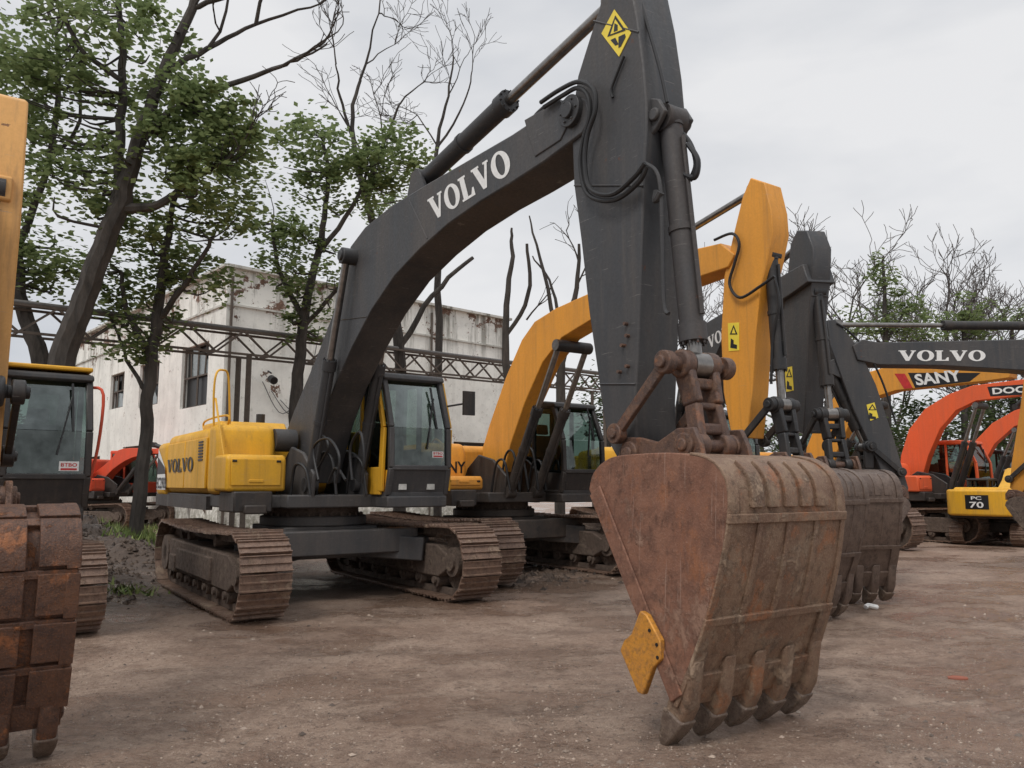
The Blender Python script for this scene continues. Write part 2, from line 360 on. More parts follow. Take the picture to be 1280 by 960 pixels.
    for k in range(teeth):
        y=yo+(-w+.07+k*(2*w-.14)/(teeth-1)); a=MB()
        def q(s,h): v=tp+tg*s*sc+nn*h*sc; return (v.x,v.y)
        tw=.058
        A=[q(-.33,.012),q(-.20,.05),q(-.04,.095),q(.09,.085),q(.09,-.06),q(-.08,-.085)]
        a.prism(A,y-tw,y+tw); ad=a.build('tooth_adapter',back,o,bevel=.022,segs=3)
        b=MB(); L0=random.uniform(.24,.31)
        sec=[(.06,.10,-.075,.070),(.16,.078,-.065,.066),(L0-.03,.038,-.045,.055),(L0,.016,-.03,.042)]
        vs=[];fs=[]
        for s_,h1,h0,ww in sec:
            for (hh,yy) in((h0,-ww),(h0,ww),(h1,ww),(h1,-ww)): c_=q(s_,hh); vs.append((c_[0],y+yy,c_[1]))
        for i in range(3):
            for j in range(4): fs.append((i*4+j,i*4+(j+1)%4,i*4+4+(j+1)%4,i*4+4+j))
        fs+=[(3,2,1,0),(12,13,14,15)]
        b.add(vs,fs); b.build('tooth',toothmat or M['steel'],ad,bevel=.016,segs=3)
    er=MB(); A=T((0,0)); B=T(BK['link'])
    low=[T((x,z)) for x,z in BK['earbase']]
    for y in(-.26,.22):
        er.prism([(low[0]),(A[0]-.13*flip,A[1]+.03),(A[0]-.06*flip,A[1]+.12),(A[0]+.1*flip,A[1]+.11),(.5*(A[0]+B[0]),.5*(A[1]+B[1])+.05),(B[0]-.08*flip,B[1]+.12),(B[0]+.08*flip,B[1]+.12),(B[0]+.14*flip,B[1]),low[1]],y,y+.04)
        for q_ in(A,B): er.ycyl(q_[0],q_[1],y-.03,y+.07,.085)
    er.ycyl(A[0],A[1],-.31,.31,.045); er.ycyl(B[0],B[1],-.31,.31,.045)
    er.build('bucket_ear',earmat or M['linkrust'],o,bevel=.01)
    return o,T
def links(parent,stickpt,knee,bpin,w=.27,mat=None):
    mat=mat or M['linkrust']; S_=Vector((stickpt[0],0,stickpt[1]));K=Vector((knee[0],0,knee[1]));B=Vector((bpin[0],0,bpin[1]))
    for y in(-w-.06,w+.06):
        mb=MB(); Y=Vector((0,y,0)); mb.bar(S_+Y,K+Y,.045,.085); mb.ycyl(S_.x,S_.z,y-.04,y+.04,.078); mb.ycyl(K.x,K.z,y-.04,y+.04,.085)
        mb.ycyl(K.x,K.z,y-.07,y+.07,.045); mb.ycyl(S_.x,S_.z,y-.06,y+.06,.038)
        mb.build('side_link',mat,parent,bevel=.008)
    h=MB(); h.ycyl(K.x,K.z,-w,w,.05)
    d_=(B-K); 
    for y in(-.13,.13):
        Y=Vector((0,y,0)); h.bar(K+Y,K+d_*.5+Y*.8,.07,.16); h.bar(K+d_*.5+Y*.8,B+Y,.07,.13); h.ycyl(K.x,K.z,y-.05,y+.05,.105); h.ycyl(B.x,B.z,y-.05,y+.05,.09)
    for f,hh in((.24,.08),(.52,.05),(.80,.08)): 
        p=K+d_*f; h.bar(p+Vector((0,-.13,0)),p+Vector((0,.13,0)),.10,hh)
    h.build('bucket_link',mat,parent,bevel=.02,segs=3)
def upper(root,body,deckm,cabframe,cabpanel,hood=2.45,cabtop=3.2,cabx=1.5,cab_z=1.45,rear=3.33,boxtop=2.0,cw=None):
    d=MB(); d.box(-rear+.4,.7,-1.4,1.42,1.27,1.45); d.box(.6,1.0,-.75,.75,1.27,1.45); d.box(.6,1.5,.5,1.45,1.27,1.43)
    for y in(-.42,.36): d.prism([(-.6,1.4),(1.0,1.4),(1.05,1.75),(.6,2.05),(.1,2.15),(-.3,1.9)],y,y+.06)
    d.build('deck',deckm,root,bevel=.02)
    k=rear-3.33; s0=-2.15-k
    c=MB(); P=[(s0,-1.46),(-2.85-k,-1.46),(-3.1-k,-1.3),(-3.28-k,-.7),(-3.33-k,0),(-3.28-k,.7),(-3.1-k,1.3),(-2.85-k,1.46),(s0,1.46)]
    c.prismz(P,1.38,hood-.1); c.build('counterweight',cw or body,root,bevel=.11,segs=4)
    e=MB(); e.prism([(s0+.01,1.45),(-.52,1.45),(-.52,hood),(s0+.01,hood)],-1.44,1.44)
    eo=e.build('engine_cover',body,root,bevel=.13,segs=4)
    k=MB(); k.prism([(-.5,1.45),(.04,1.45),(.04,hood-.25),(-.05,hood+.0),(-.5,hood+.03)],-1.46,-.62); to=k.build('fuel_tank',body,root,bevel=.09,segs=4)
    x=MB(); x.prism([(.06,1.5),(.72,1.5),(.72,boxtop-.05),(.66,boxtop),(.06,boxtop)],-1.5,-.68); bo=x.build('tool_box',body,root,bevel=.045,segs=3)
    l=MB(); l.box(.725,.74,-1.44,-.76,1.58,boxtop-.06); l.box(.725,.75,-1.2,-1.0,1.62,1.66); l.build('box_hatch',body,bo,bevel=.01)
    for y in(-1.4,-.8): MB().ycyl(.735,boxtop-.09,y-.03,y+.03,.018,8).build('hinge',M['blacktext'],bo)
    s=MB(); s.box(.1,.85,-1.42,-.9,1.22,1.5); s.box(.86,.95,-1.3,-1.0,1.2,1.32); s.build('step_box',M['black'],root,bevel=.02)
    L_=-.6-(s0+.15); 
    for a,b in((s0+.15,s0+.15+L_*.48),(s0+.15+L_*.5,-.6)):
        dr=MB(); dr.box(a,b,-1.464,-1.43,1.53,hood-.16); dr.build('side_door',body,eo,bevel=.012)
    v=MB(); 
    for i in range(7): v.box(-1.05,-.78,-1.475,-1.46,1.95+i*.045,1.975+i*.045)
    v.build('vent',M['blacktext'],eo)
    v=MB(); v.box(-rear+.4,-.5,-1.452,-1.36,1.22,1.42); v.box(-rear+.4,-.5,1.36,1.452,1.22,1.42); v.build('skirt',M['black'],root)
    co=cab(root,cabx-1.6,cabx,.55,1.46,cab_z,cabtop,cabframe,cabpanel)
    return eo,bo,co,to
def undercarriage(root,y=1.45,deckm=None):
    u=MB(); u.box(-.75,.75,-.7,.7,.55,1.0); u.cyl((0,0,1.0),(0,0,1.14),.78,40)
    for sx in(-1,1):
        for sy in(-1,1): u.bar((sx*.45,sy*.4,.74),(sx*1.15,sy*1.3,.66),.42,.34)
    u.box(.68,1.1,-1.2,1.2,.62,.96)
    u.build('undercarriage',deckm or M['dark'],root,bevel=.02)
    g=MB(); g.cyl((0,0,1.14),(0,0,1.28),.66,44)
    for k in range(28):
        a=2*math.pi*k/28; g.cyl((.71*math.cos(a),.71*math.sin(a),1.14),(.71*math.cos(a),.71*math.sin(a),1.18),.02,6)
    g.build('swing_ring',M['muddy'],root)
    track(root,-y); track(root,y)
def arm(root,F,boompoly,stickpoly,bw,sw,boomm,stickm):
    b=MB().prism(boompoly,-bw,bw).build('boom',boomm,root,bevel=.015)
    s=MB().prism(stickpoly,-sw,sw).build('stick',stickm,root,bevel=.015)
    return b,s
HEAD=(0.559,-0.829)
# ================================================================== MAIN EXCAVATOR
F1=Frame(-2.99,12.22,*HEAD)
root1=thing('crawler_excavator','large yellow and charcoal excavator with big rusty bucket resting on the mud in front','excavator',F1.O,F1.a)
undercarriage(root1)
eo,bo,co,to=upper(root1,M['yellow'],M['dark'],M['dark'],M['yellow'],rear=4.7)
bw=.245
boom_px=[(352,600),(350,560),(368,512),(394,450),(415,395),(430,338),(438,308),(456,284),(488,258),(530,232),(580,203),(640,168),(688,136),(712,118),(732,124),(738,145),(728,166),(712,178),(680,202),(640,228),(600,252),(560,280),(525,311),(493,345),(464,388),(440,434),(419,480),(402,528),(390,576),(386,604)]
boomP=F1.PP(boom_px,-bw)
stick_px=[(758,-42),(749,10),(736,50),(722,95),(714,150),(717,230),(726,300),(736,390),(746,460),(754,520),(760,552),(772,574),(790,574),(796,556),(794,500),(797,440),(801,330),(804,230),(806,190),(808,160),(808,130),(804,80),(796,20),(784,-42)]
sw=.215
stickP=F1.PP(stick_px,-sw)
bm_,st_=arm(root1,F1,boomP,stickP,bw,sw,M['dark'],M['dark'])
pj=F1.P(716,140,-bw)
for s_ in(-1,1):
    g=MB(); g.ycyl(pj[0],pj[1],s_*(bw-.01),s_*(bw+.05),.14,28); g.ycyl(pj[0],pj[1],s_*bw,s_*(bw+.08),.07,20); 
    for k in range(6): a=k*math.pi/3; g.ycyl(pj[0]+.1*math.cos(a),pj[1]+.1*math.sin(a),s_*bw,s_*(bw+.065),.012,6)
    g.build('pivot_pin',M['cylclean'],bm_,bevel=.006)
pb=F1.P(444,322,-bw); g=MB(); g.ycyl(pb[0],pb[1],-bw-.2,bw+.2,.11,24); g.ycyl(pb[0],pb[1],-bw-.23,bw+.23,.07,16)
g.build('pivot_pin',M['cylclean'],bm_,bevel=.008)
g=MB(); a=F1.PP([(655,150),(700,124),(712,150),(700,175),(668,196)],-bw-.012); g.prism(a,-bw-.012,bw+.012); g.build('boom_plate',M['dark'],bm_,bevel=.008)
for l in([(718,232),(804,232)],[(748,480),(794,480)],[(742,26),(798,40)]):
    MB().tube([F1.P3(*p,-sw-.002) for p in l],.008,5).build('weld_seam',M['dark'],st_)
for l in([(512,250),(534,298)],[(424,400),(458,396)]):
    MB().tube([F1.P3(*p,-bw-.002) for p in l],.008,5).build('weld_seam',M['dark'],bm_)
volvo(dmap(F1,-bw-.004,(540,277),(641,214),(534,250)),M['white'],bm_)
c0=F1.P(374,606,-.52)
for y in(-bw-.12,bw+.12): actuator(root1,'boom_cylinder',(c0[0],y,c0[1]),(pb[0],y,pb[1]),.55,.085,.05,M['cylclean'])
q0=F1.P(530,226,0); q1=F1.P(772,-2,0); actuator(root1,'stick_cylinder',(q0[0],0,q0[1]),(q1[0],0,q1[1]),.52,.105,.055,M['cylclean'])
g=MB(); 
for y in(-.13,.09): g.prism([(q0[0]-.25,q0[1]-.3),(q0[0]-.08,q0[1]+.1),(q0[0]+.08,q0[1]+.1),(q0[0]+.35,q0[1]-.3)],y,y+.04)
g.build('cylinder_bracket',M['dark'],bm_)
pinpx=(790,566); pinA=F1.P(*pinpx,-.25)
bkpx=[(851,880),(863,846),(881,788),(897,722),(906,660),(907,620),(899,592),(878,573),(840,566),(795,567),(758,572),(738,590),(733,612)]
W1=.62
bkxz=[F1.P(a,b,-W1) for a,b in bkpx]
rel=[(x-pinA[0],z-pinA[1]) for x,z in bkxz]
pr=[(v[0],v[1]) for v in catmull([(x,z,0) for x,z in rel],4)]
BK['prof']=pr
t0=Vector(pr[0])-Vector(pr[3]); t0.normalize(); BK['tips']=[(pr[0][0]+t0.x*.28,pr[0][1]+t0.y*.28)]
print('TIPZ',pinA[1]+BK['tips'][0][1])
lp=F1.P(858,556,-.25); BK['link']=(lp[0]-pinA[0],lp[1]-pinA[1])
BK['earbase']=[(-.18,min(-.12,rel[9][1]-.03)),(BK['link'][0]+.2,rel[6][1]-.05)]
bo1,T1=bucket(root1,(pinA[0],pinA[1]),.65,M['bucket'],M['bucketback'],yo=-.03,tp_=.15)
cp=[(804,763),(812,768),(829,800),(830,824),(820,834),(808,868),(801,865),(779,812),(784,800),(793,792)]
cx=F1.PP(cp,-W1-.06)
for s_,a_ in((-1,-.71),(1,.61)):
    ct=MB().prism(cx,a_,a_+.045).build('side_cutter',M['orangecut'],bo1,bevel=.008)
    if s_<0:
        for p in[(812,788),(821,806),(822,822)]:
            x,z=F1.P(*p,-.71); MB().ycyl(x,z,-.714,-.705,.012,10).build('bolt_hole',M['blacktext'],ct)
sl=F1.P(768,542,-.33); kn=F1.P(829,452,-.33); links(root1,sl,kn,T1(BK['link']),w=.245)
ctp=F1.P(838,150,0); kc=(kn[0],kn[1]); actuator(root1,'bucket_cylinder',(ctp[0],0,ctp[1]),(kc[0],0,kc[1]),.90,.090,.055)
g=MB()
for y in(-.16,.12): g.prism([(ctp[0]-.35,ctp[1]+.3),(ctp[0]+.03,ctp[1]+.12),(ctp[0]+.10,ctp[1]),(ctp[0],ctp[1]-.11),(ctp[0]-.35,ctp[1]-.3)],y,y+.04)
g.ycyl(ctp[0],ctp[1],-.19,.19,.05); g.build('cylinder_bracket',M['dark'],st_,bevel=.01)
def hose(F,parent,px,Y,r,mat=None,name='hose'):
    pts=[]
    for k,p in enumerate(px):
        y=Y if len(p)==2 else p[2]; pts.append(F.P3(p[0],p[1],y))
    return MB().tube(catmull(pts,6),r,8).build(name,mat or M['hose'],parent)
hose(F1,st_,[(676,128),(700,112),(724,102),(742,112),(744,138),(734,170),(731,205),(738,236),(765,243),(792,222),(806,204)],-sw-.10,.02)
hose(F1,st_,[(680,134),(704,119),(722,110),(735,120),(737,145),(728,180),(726,212),(736,244),(768,250),(798,228),(808,208)],-sw-.08,.02)
hose(F1,st_,[(806,204),(820,214),(826,240),(828,300),(830,380),(836,392)],-sw-.02,.016,M['cylclean'],'steel_pipe')
hose(F1,st_,[(797,-10),(812,40),(826,90),(834,128)],-.12,.014)
hose(F1,st_,[(780,70),(772,90),(764,112),(766,122)],-sw-.02,.012)
hose(F1,st_,[(846,160),(862,178),(870,205),(862,226)],.05,.02)
hose(F1,st_,[(850,215),(868,222),(872,200),(860,180)],.0,.022)
hose(F1,st_,[(826,240),(820,250),(822,238)],-sw-.03,.03,M['cylclean'],'pipe_clamp')
hose(F1,bm_,[(500,262),(545,238),(600,205),(655,172),(690,145)],-bw+.05,.018,M['cylclean'],'steel_pipe')
hose(F1,bm_,[(505,258),(548,233),(603,200),(652,170),(668,146),(680,134)],-bw+.10,.018,M['cylclean'],'steel_pipe')
hose(F1,bm_,[(395,590),(410,560),(404,545),(395,560),(388,600)],-bw-.1,.018)
hose(F1,bm_,[(440,600),(438,560),(450,540),(455,570),(452,604)],-bw+.1,.018)
hose(F1,bm_,[(410,604),(420,585),(432,600)],-bw-.2,.018)
hose(F1,bm_,[(398,600),(392,560),(410,548),(424,570),(420,604)],-bw-.25,.018)
g=MB(); g.prism(F1.PP([(768,12),(789,41),(774,71),(752,42)],-sw-.003),-sw-.006,-sw-.001); lb=g.build('warning_plate',M['labelyellow'],st_)
MB().add([F1.P3(*p,-sw-.009) for p in[(769,19),(782,38),(759,46)]],[(0,1,2)]).build('warning_mark',M['blacktext'],lb)
MB().add([F1.P3(*p,-sw-.011) for p in[(769,24),(778,37),(763,43)]],[(0,1,2)]).build('warning_mark',M['labelyellow'],lb)
MB().add([F1.P3(*p,-sw-.013) for p in[(768,29),(772,31),(772,38),(767,40)]],[(0,1,2,3)]).build('warning_mark',M['blacktext'],lb)
MB().add([F1.P3(*p,-sw-.009) for p in[(763,50),(769,47),(773,55),(769,57)]],[(0,1,2,3)]).build('warning_mark',M['blacktext'],lb)
MB().add([F1.P3(*p,-sw-.009) for p in[(773,46),(781,42),(782,46),(776,58),(773,60)]],[(0,1,2,3,4)]).build('warning_mark',M['blacktext'],lb)
for p in[(786,420),(776,465),(784,405),(780,432),(786,458)]:
    x,z=F1.P(*p,-sw); MB().ycyl(x,z,-sw-.035,-sw,.014,10).build('stud',M['linkrust'],st_)
volvo(xmap(-3.30,-1.35,1.80,2.02,-1.478),M['blacktext'],eo)
MB().add([(-4.22,-1.465,1.5),(-3.40,-1.4675,1.5),(-3.55,-1.4675,1.9),(-4.22,-1.465,2.25)],[(0,1,2,3)]).build('decal',M['white'],root1,smooth=False)
MB().add([(-4.22,-1.470,1.78),(-3.50,-1.470,1.78),(-3.57,-1.470,1.90),(-4.22,-1.470,2.10)],[(0,1,2,3)]).build('decal',M['blacktext'],root1,smooth=False)
text('EC290B',lambda u,v:(-4.2+.9*u,-1.479,1.52+.20*v),M['blacktext'],root1,'model_number')
g=MB()
def rail(pts): g.tube(catmull(pts,5),.016,8)
rail([(-.35,-1.42,2.3),(-.35,-1.45,2.9),(-.38,-1.42,3.22),(-.5,-1.3,3.3),(-.55,-1.2,3.2),(-.55,-1.15,2.5)])
rail([(.25,-1.42,2.0),(.0,-1.44,2.45),(-.35,-1.42,2.85)])
rail([(-.5,-1.2,2.45),(-.5,-1.2,2.62),(-1.9,-1.2,2.62),(-1.9,-1.2,2.44)])
g.build('handrail',M['yellow'],root1)
g=MB(); g.tube([(1.3,1.5,2.75),(1.55,1.75,2.8),(1.55,1.75,2.75)],.015,8); g.box(1.53,1.57,1.68,1.88,2.62,2.98); g.build('mirror',M['black'],co,bevel=.02)
g=MB(); g.ycyl(-.1,2.25,-.62,-.3,.17,20); g.build('air_intake',M['dark'],root1)
g=MB(); g.cyl((-1.2,-.5,2.4),(-1.2,-.5,2.72),.07,16); g.build('exhaust_stack',M['black'],root1)
g=MB(); g.prism([(-1.9,2.44),(-.7,2.44),(-.85,2.56),(-1.75,2.56)],-1.25,-.2); g.build('hood_bulge',M['yellow'],eo,bevel=.04)
for y in(.75,1.2): MB().box(1.43,1.47,y-.06,y+.06,1.52,1.6).build('headlight',M['lens'],co)
g=MB(); g.box(1.49,1.505,1.20,1.38,1.98,2.07); sk=g.build('sticker',M['white'],co); text('BTBO',lambda u,v:(1.508,1.215+.15*u,2.025+.035*v),M['redtext'],co,'sticker_text')
MB().box(1.505,1.508,1.215,1.365,1.99,2.01).build('sticker_stripe',M['redtext'],co)
g=MB(); g.box(-.1,1.3,.47,.51,1.45,1.84); g.bar((1.30,.49,1.5),(1.36,.49,2.4),.05,.12); g.bar((1.36,.49,2.4),(1.12,.49,3.05),.05,.09); g.box(.55,.62,.47,.51,1.5,3.1); g.box(-.1,.03,.47,.51,1.5,3.15)
g.box(-.1,1.2,1.5,1.53,1.45,2.1); g.bar((1.36,1.52,1.5),(1.40,1.52,2.4),.05,.15); g.bar((1.40,1.52,2.4),(1.14,1.52,3.1),.05,.14); g.build('cab_trim',M['yellow'],co,bevel=.01)
# ================================================================== other excavators
def others(label,F,body,boomm,stickm,cabf,boompx,stickpx,face,bw,sw,buck,hood=2.4,cabtop=3.1,name='crawler_excavator',boomxz=None,stickxz=None,deck=None,stickcyl=True,boxtop=2.0,rear=3.33,cw=None,linkm=None,co_=.34):
    r=thing(name,label,'excavator',F.O,F.a,None,F.sc); undercarriage(r,1.3,deck or M['black'])
    e,b_,c,t=upper(r,body,deck or M['black'],cabf,cabf,hood=hood,cabtop=cabtop,boxtop=boxtop,rear=rear,cw=cw)
    bp=boomxz or F.PP(boompx,face*bw); sp=stickxz or F.PP(stickpx,face*sw)
    b,s=arm(r,F,bp,sp,bw,sw,boomm,stickm)
    cand=sorted(bp,key=lambda p:abs(p[0]-2.3)+abs(p[1]-3.9)*.5); pb=cand[0] 
    top=(pb[0]+.05,pb[1]-.15)
    for y in(-bw-.1,bw+.1): actuator(r,'boom_cylinder',(1.0,y,1.45),(top[0],y,top[1]),.58,.085,.05,M['black'])
    g=MB(); g.ycyl(top[0],top[1],-bw-.16,bw+.16,.1); g.build('pivot_pin',M['black'],b)
    topst=max(sp,key=lambda p:p[1]); 
    if stickcyl:
        mid=min(bp,key=lambda p:abs(p[0]-(.45*topst[0]+.8))-p[1]*.35)
        actuator(r,'stick_cylinder',(mid[0],0,mid[1]+.15),(topst[0]-.05,0,topst[1]-.12),.6,.09,.05,M['black'])
    if buck:
        pin,w,mat,back,kw=buck
        bo,T=bucket(r,pin,w,mat,back,**kw)
        A=T((0,0)); L=T(BK['link']); 
        fl=kw.get('flip',1); kn=(A[0]+.42*fl,A[1]+.75); links(r,(A[0]-.05*fl,A[1]+.33),kn,L,w=sw,mat=linkm or M['black'])
        cl=(A[0]+(topst[0]-A[0])*.72+co_*fl,A[1]+(topst[1]-A[1])*.72)
        actuator(r,'bucket_cylinder',(cl[0],0,cl[1]),(kn[0],0,kn[1]),.76,.085,.05,M['black'])
        g=MB(); g.prism([(cl[0]-.3*fl,cl[1]+.25),(cl[0]+.08*fl,cl[1]+.08),(cl[0]+.08*fl,cl[1]-.08),(cl[0]-.3*fl,cl[1]-.25)],-.13,.13); g.build('cylinder_bracket',stickm,s,bevel=.01)
    return r,e,b,s,c
def warn(F,st,px,Y,mark=True):
    f=-1 if Y<0 else 1
    lb=MB().prism(F.PP(px,Y+f*.003),min(Y+f*.001,Y+f*.006),max(Y+f*.001,Y+f*.006)).build('warning_plate',M['labelyellow'],st)
    x0=min(p[0] for p in px);x1=max(p[0] for p in px);y0=min(p[1] for p in px);y1=max(p[1] for p in px);w=x1-x0;h=y1-y0
    MB().add([F.P3(*p,Y+f*.009) for p in[(x0+.5*w,y0+.08*h),(x0+.85*w,y0+.42*h),(x0+.15*w,y0+.42*h)]],[(0,1,2)]).build('warning_mark',M['blacktext'],lb)
    MB().add([F.P3(*p,Y+f*.011) for p in[(x0+.5*w,y0+.18*h),(x0+.68*w,y0+.38*h),(x0+.32*w,y0+.38*h)]],[(0,1,2)]).build('warning_mark',M['labelyellow'],lb)
    MB().add([F.P3(*p,Y+f*.009) for p in[(x0+.25*w,y0+.55*h),(x0+.5*w,y0+.62*h),(x0+.5*w,y0+.75*h),(x0+.8*w,y0+.78*h),(x0+.8*w,y0+.92*h),(x0+.2*w,y0+.88*h)]],[tuple(range(6))]).build('warning_mark',M['blacktext'],lb)
F2=Frame(-.35,15.5,*HEAD)
b2=[(603,585),(603,560),(612,530),(632,472),(652,425),(668,402),(695,385),(735,367),(800,338),(865,312),(900,304),(918,318),(910,334),(880,344),(800,374),(738,400),(702,422),(678,453),(656,503),(638,555),(630,590)]
s2=[(938,222),(928,246),(915,300),(905,345),(901,420),(904,490),(914,545),(934,548),(940,490),(944,420),(950,360),(958,330),(966,290),(964,262),(956,228)]
r2,e2,bb2,ss2,c2=others('orange-yellow excavator with black cab parked beside the big charcoal-armed one',F2,M['orangeyellow'],M['orangeyellow'],M['orangeyellow'],M['black'],b2,s2,-1,.20,.165,((6.25,0),.55,M['bucketgrey'],M['bucketgrey'],dict(drop=.0,rib=.008,vr=.006)),hood=2.35,boxtop=1.74,co_=.20)
warn(F2,ss2,[(910,404),(924,403),(924,438),(911,439)],-.165)
text('SANY',lambda u,v:(.048,-1.34+.68*u,1.80+.22*v),M['blacktext'],e2)
hose(F2,ss2,[(893,300),(915,292),(924,305),(918,330),(912,355),(925,372),(950,358),(968,345)],-.22,.02)
hose(F2,ss2,[(968,345),(974,380),(966,420),(964,480)],-.10,.018)
g=MB(); g.tube(catmull([(.6,-1.4,1.7),(.6,-1.42,2.2),(.3,-1.42,2.4),(.1,-1.4,2.35)],4),.018,8); g.build('handrail',M['orangeyellow'],r2)
for i,(y,h) in enumerate(((-.5,.5),(-.3,.65),(-.1,.55),(.12,.7),(.3,.5))):
    MB().tube(catmull([(.7,y,1.45),(.85,y,1.45+h),(1.05,y+.05,1.5+h),(1.15,y+.1,1.5)],5),.022,8).build('hose',M['hose'],r2)
for i,(y,h) in enumerate(((-.62,.35),(-.25,.5),(.2,.45))):
    MB().tube(catmull([(.75,y,1.45),(.9,y,1.5+h),(1.1,y+.08,1.45+h),(1.2,y+.12,1.45)],5),.022,8).build('hose',M['hose'],root1)
F3=Frame(3.38,17.8,1.2,-6.8)
b3=[(842,590),(842,520),(852,455),(868,412),(905,390),(985,340),(1003,330),(1010,352),(985,370),(905,420),(888,460),(872,540),(868,590)]
s3=[(996,288),(988,305),(984,345),(978,400),(979,470),(986,535),(1004,542),(1008,480),(1010,400),(1015,345),(1016,310),(1008,288)]
r3,e3,bb3,ss3,c3=others('charcoal-armed excavator half hidden behind the orange-yellow arm, grey-brown bucket on the mud',F3,M['yellow'],M['dark'],M['dark'],M['dark'],b3,s3,-1,.22,.15,((6.15,0),.55,M['bucketgrey'],M['bucketgrey'],dict(drop=0,yo=.0,rib=.008,vr=.006)),co_=.22)
volvo(dmap(F3,-.224,(886,436),(930,410),(884,422)),M['white'],bb3)
warn(F3,ss3,[(981,460),(990,458),(992,488),(983,490)],-.15)
F4=Frame(12.8,13.4,-1,0.0)
b4=[(1066,432),(1078,424),(1100,428),(1280,424),(1400,425),(1480,440),(1530,490),(1570,560),(1600,600),(1555,600),(1520,560),(1480,515),(1430,485),(1350,472),(1280,463),(1180,457),(1100,456),(1072,450)]
s4=[(1034,400),(1044,399),(1056,412),(1073,434),(1095,480),(1118,550),(1136,610),(1132,628),(1118,630),(1096,575),(1066,510),(1048,460),(1037,430)]
x4,z4=F4.P(1124,622,.2)
r4,e4,bb4,ss4,c4=others('charcoal-armed excavator at right with level boom reaching left across the row',F4,M['yellow'],M['dark'],M['dark'],M['dark'],b4,s4,1,.20,.16,((x4,0),.5,M['bucketgrey'],M['bucketgrey'],dict(drop=0,sc=.8)),stickcyl=False)
volvo(dmap(F4,.205,(1123,451),(1232,451),(1123,438)),M['white'],bb4)
a=F4.P(1045,406,0);b=F4.P(1400,408,0); actuator(r4,'stick_cylinder',(b[0],0,b[1]),(a[0],0,a[1]),.62,.075,.04,M['black'])
warn(F4,ss4,[(1083,506),(1093,503),(1098,522),(1088,526)],.16)
hose(F4,ss4,[(1046,404),(1062,415),(1084,440),(1104,480),(1120,530)],.17,.018)
F5=Frame(7.4,21.0,*HEAD)
b5=[(1004,600),(1008,560),(1024,520),(1050,487),(1082,466),(1110,458),(1180,456),(1235,458),(1262,462),(1262,472),(1235,476),(1180,482),(1120,488),(1088,498),(1064,525),(1046,565),(1036,600)]
s5=[(1282,452),(1298,450),(1306,500),(1298,560),(1286,606),(1276,618),(1262,610),(1264,580),(1275,510)]
x5,z5=F5.P(1272,612,0)
r5,e5,bb5,ss5,c5=others('orange-yellow excavator behind the level charcoal boom, black name band on its boom',F5,M['orangeyellow'],M['orangeyellow'],M['orangeyellow'],M['black'],b5,s5,-1,.17,.15,((x5,0),.5,M['muddy'],M['muddy'],dict(drop=0,sc=.75)))
MB().add([F5.P3(*p,-.173) for p in[(1135,466),(1226,466),(1212,477),(1144,485)]],[(0,1,2,3)]).build('name_band',M['blacktext'],bb5)
MB().add([F5.P3(*p,-.173) for p in[(1118,467),(1131,467),(1141,485),(1130,486)]],[(0,1,2,3)]).build('name_band',M['redtext'],bb5)
text('SANY',dmap(F5,-.177,(1146,482),(1204,476),(1142,468)),M['white'],bb5,bold=.03)
F6=Frame(12.3,24.2,*HEAD,.92)
b6=[(1124,600),(1126,570),(1136,537),(1156,511),(1185,493),(1215,482),(1280,474),(1345,472),(1350,490),(1280,494),(1220,501),(1195,513),(1175,536),(1160,570),(1152,600)]
s6=[(1340,440),(1360,445),(1372,520),(1365,600),(1350,620),(1338,600),(1340,520)]
x6,z6=F6.P(1352,605,0)
r6,e6,bb6,ss6,c6=others('bright orange excavator with arched boom beyond the level charcoal boom',F6,M['orange'],M['orange'],M['orange'],M['orange'],b6,s6,-1,.15,.15,((x6,0),.5,M['muddy'],M['muddy'],dict(drop=0,sc=.8)))
MB().add([F6.P3(*p,-.153) for p in[(1234,483.5),(1330,477),(1330,491),(1238,495.5)]],[(0,1,2,3)]).build('name_band',M['blacktext'],bb6)
text('DOOSAN',dmap(F6,-.158,(1241,493),(1322,488),(1240,485)),M['white'],bb6,bold=.03)
F7=Frame(16.6,29.5,*HEAD,.9)
b7=[(1196,605),(1199,582),(1217,553),(1240,529),(1268,513),(1295,505),(1300,522),(1268,533),(1243,555),(1228,582),(1220,605)]
s7=[(1296,480),(1312,486),(1318,560),(1306,600),(1296,590),(1296,520)]
x7,z7=F7.P(1306,592,0)
others('farthest orange excavator at right, only arched boom and body showing',F7,M['orange'],M['orange'],M['orange'],M['black'],b7,s7,-1,.15,.15,((x7,0),.5,M['muddy'],M['muddy'],dict(drop=0,sc=.7)))
B_=boomP; ST_=stickP
F8=Frame(13.45,22.2,.75,.66,.56)
r8,e8,bb8,ss8,c8=others('small yellow excavator with black number panel on its rear beside orange excavator',F8,M['yellow'],M['yellow'],M['yellow'],M['black'],None,None,-1,.25,.2,((7.3,0),.6,M['muddy'],M['muddy'],dict(drop=0)),boomxz=[(x*.9,1.7+(z-1.7)*.6) for x,z in B_],stickxz=[(x*.9+.1,z*.66) for x,z in ST_],hood=2.7)
MB().add([(-3.312,.5,1.7),(-3.345,0,1.7),(-3.312,-.5,1.7),(-3.312,-.5,2.35),(-3.345,0,2.35),(-3.312,.5,2.35)],[(0,1,4,5),(1,2,3,4)]).build('number_panel',M['blacktext'],r8,smooth=False)
text('PC',lambda u,v:(-3.37,.22-.44*u,2.13+.16*v),M['white'],r8); text('70',lambda u,v:(-3.37,.30-.60*u,1.76+.28*v),M['white'],r8)
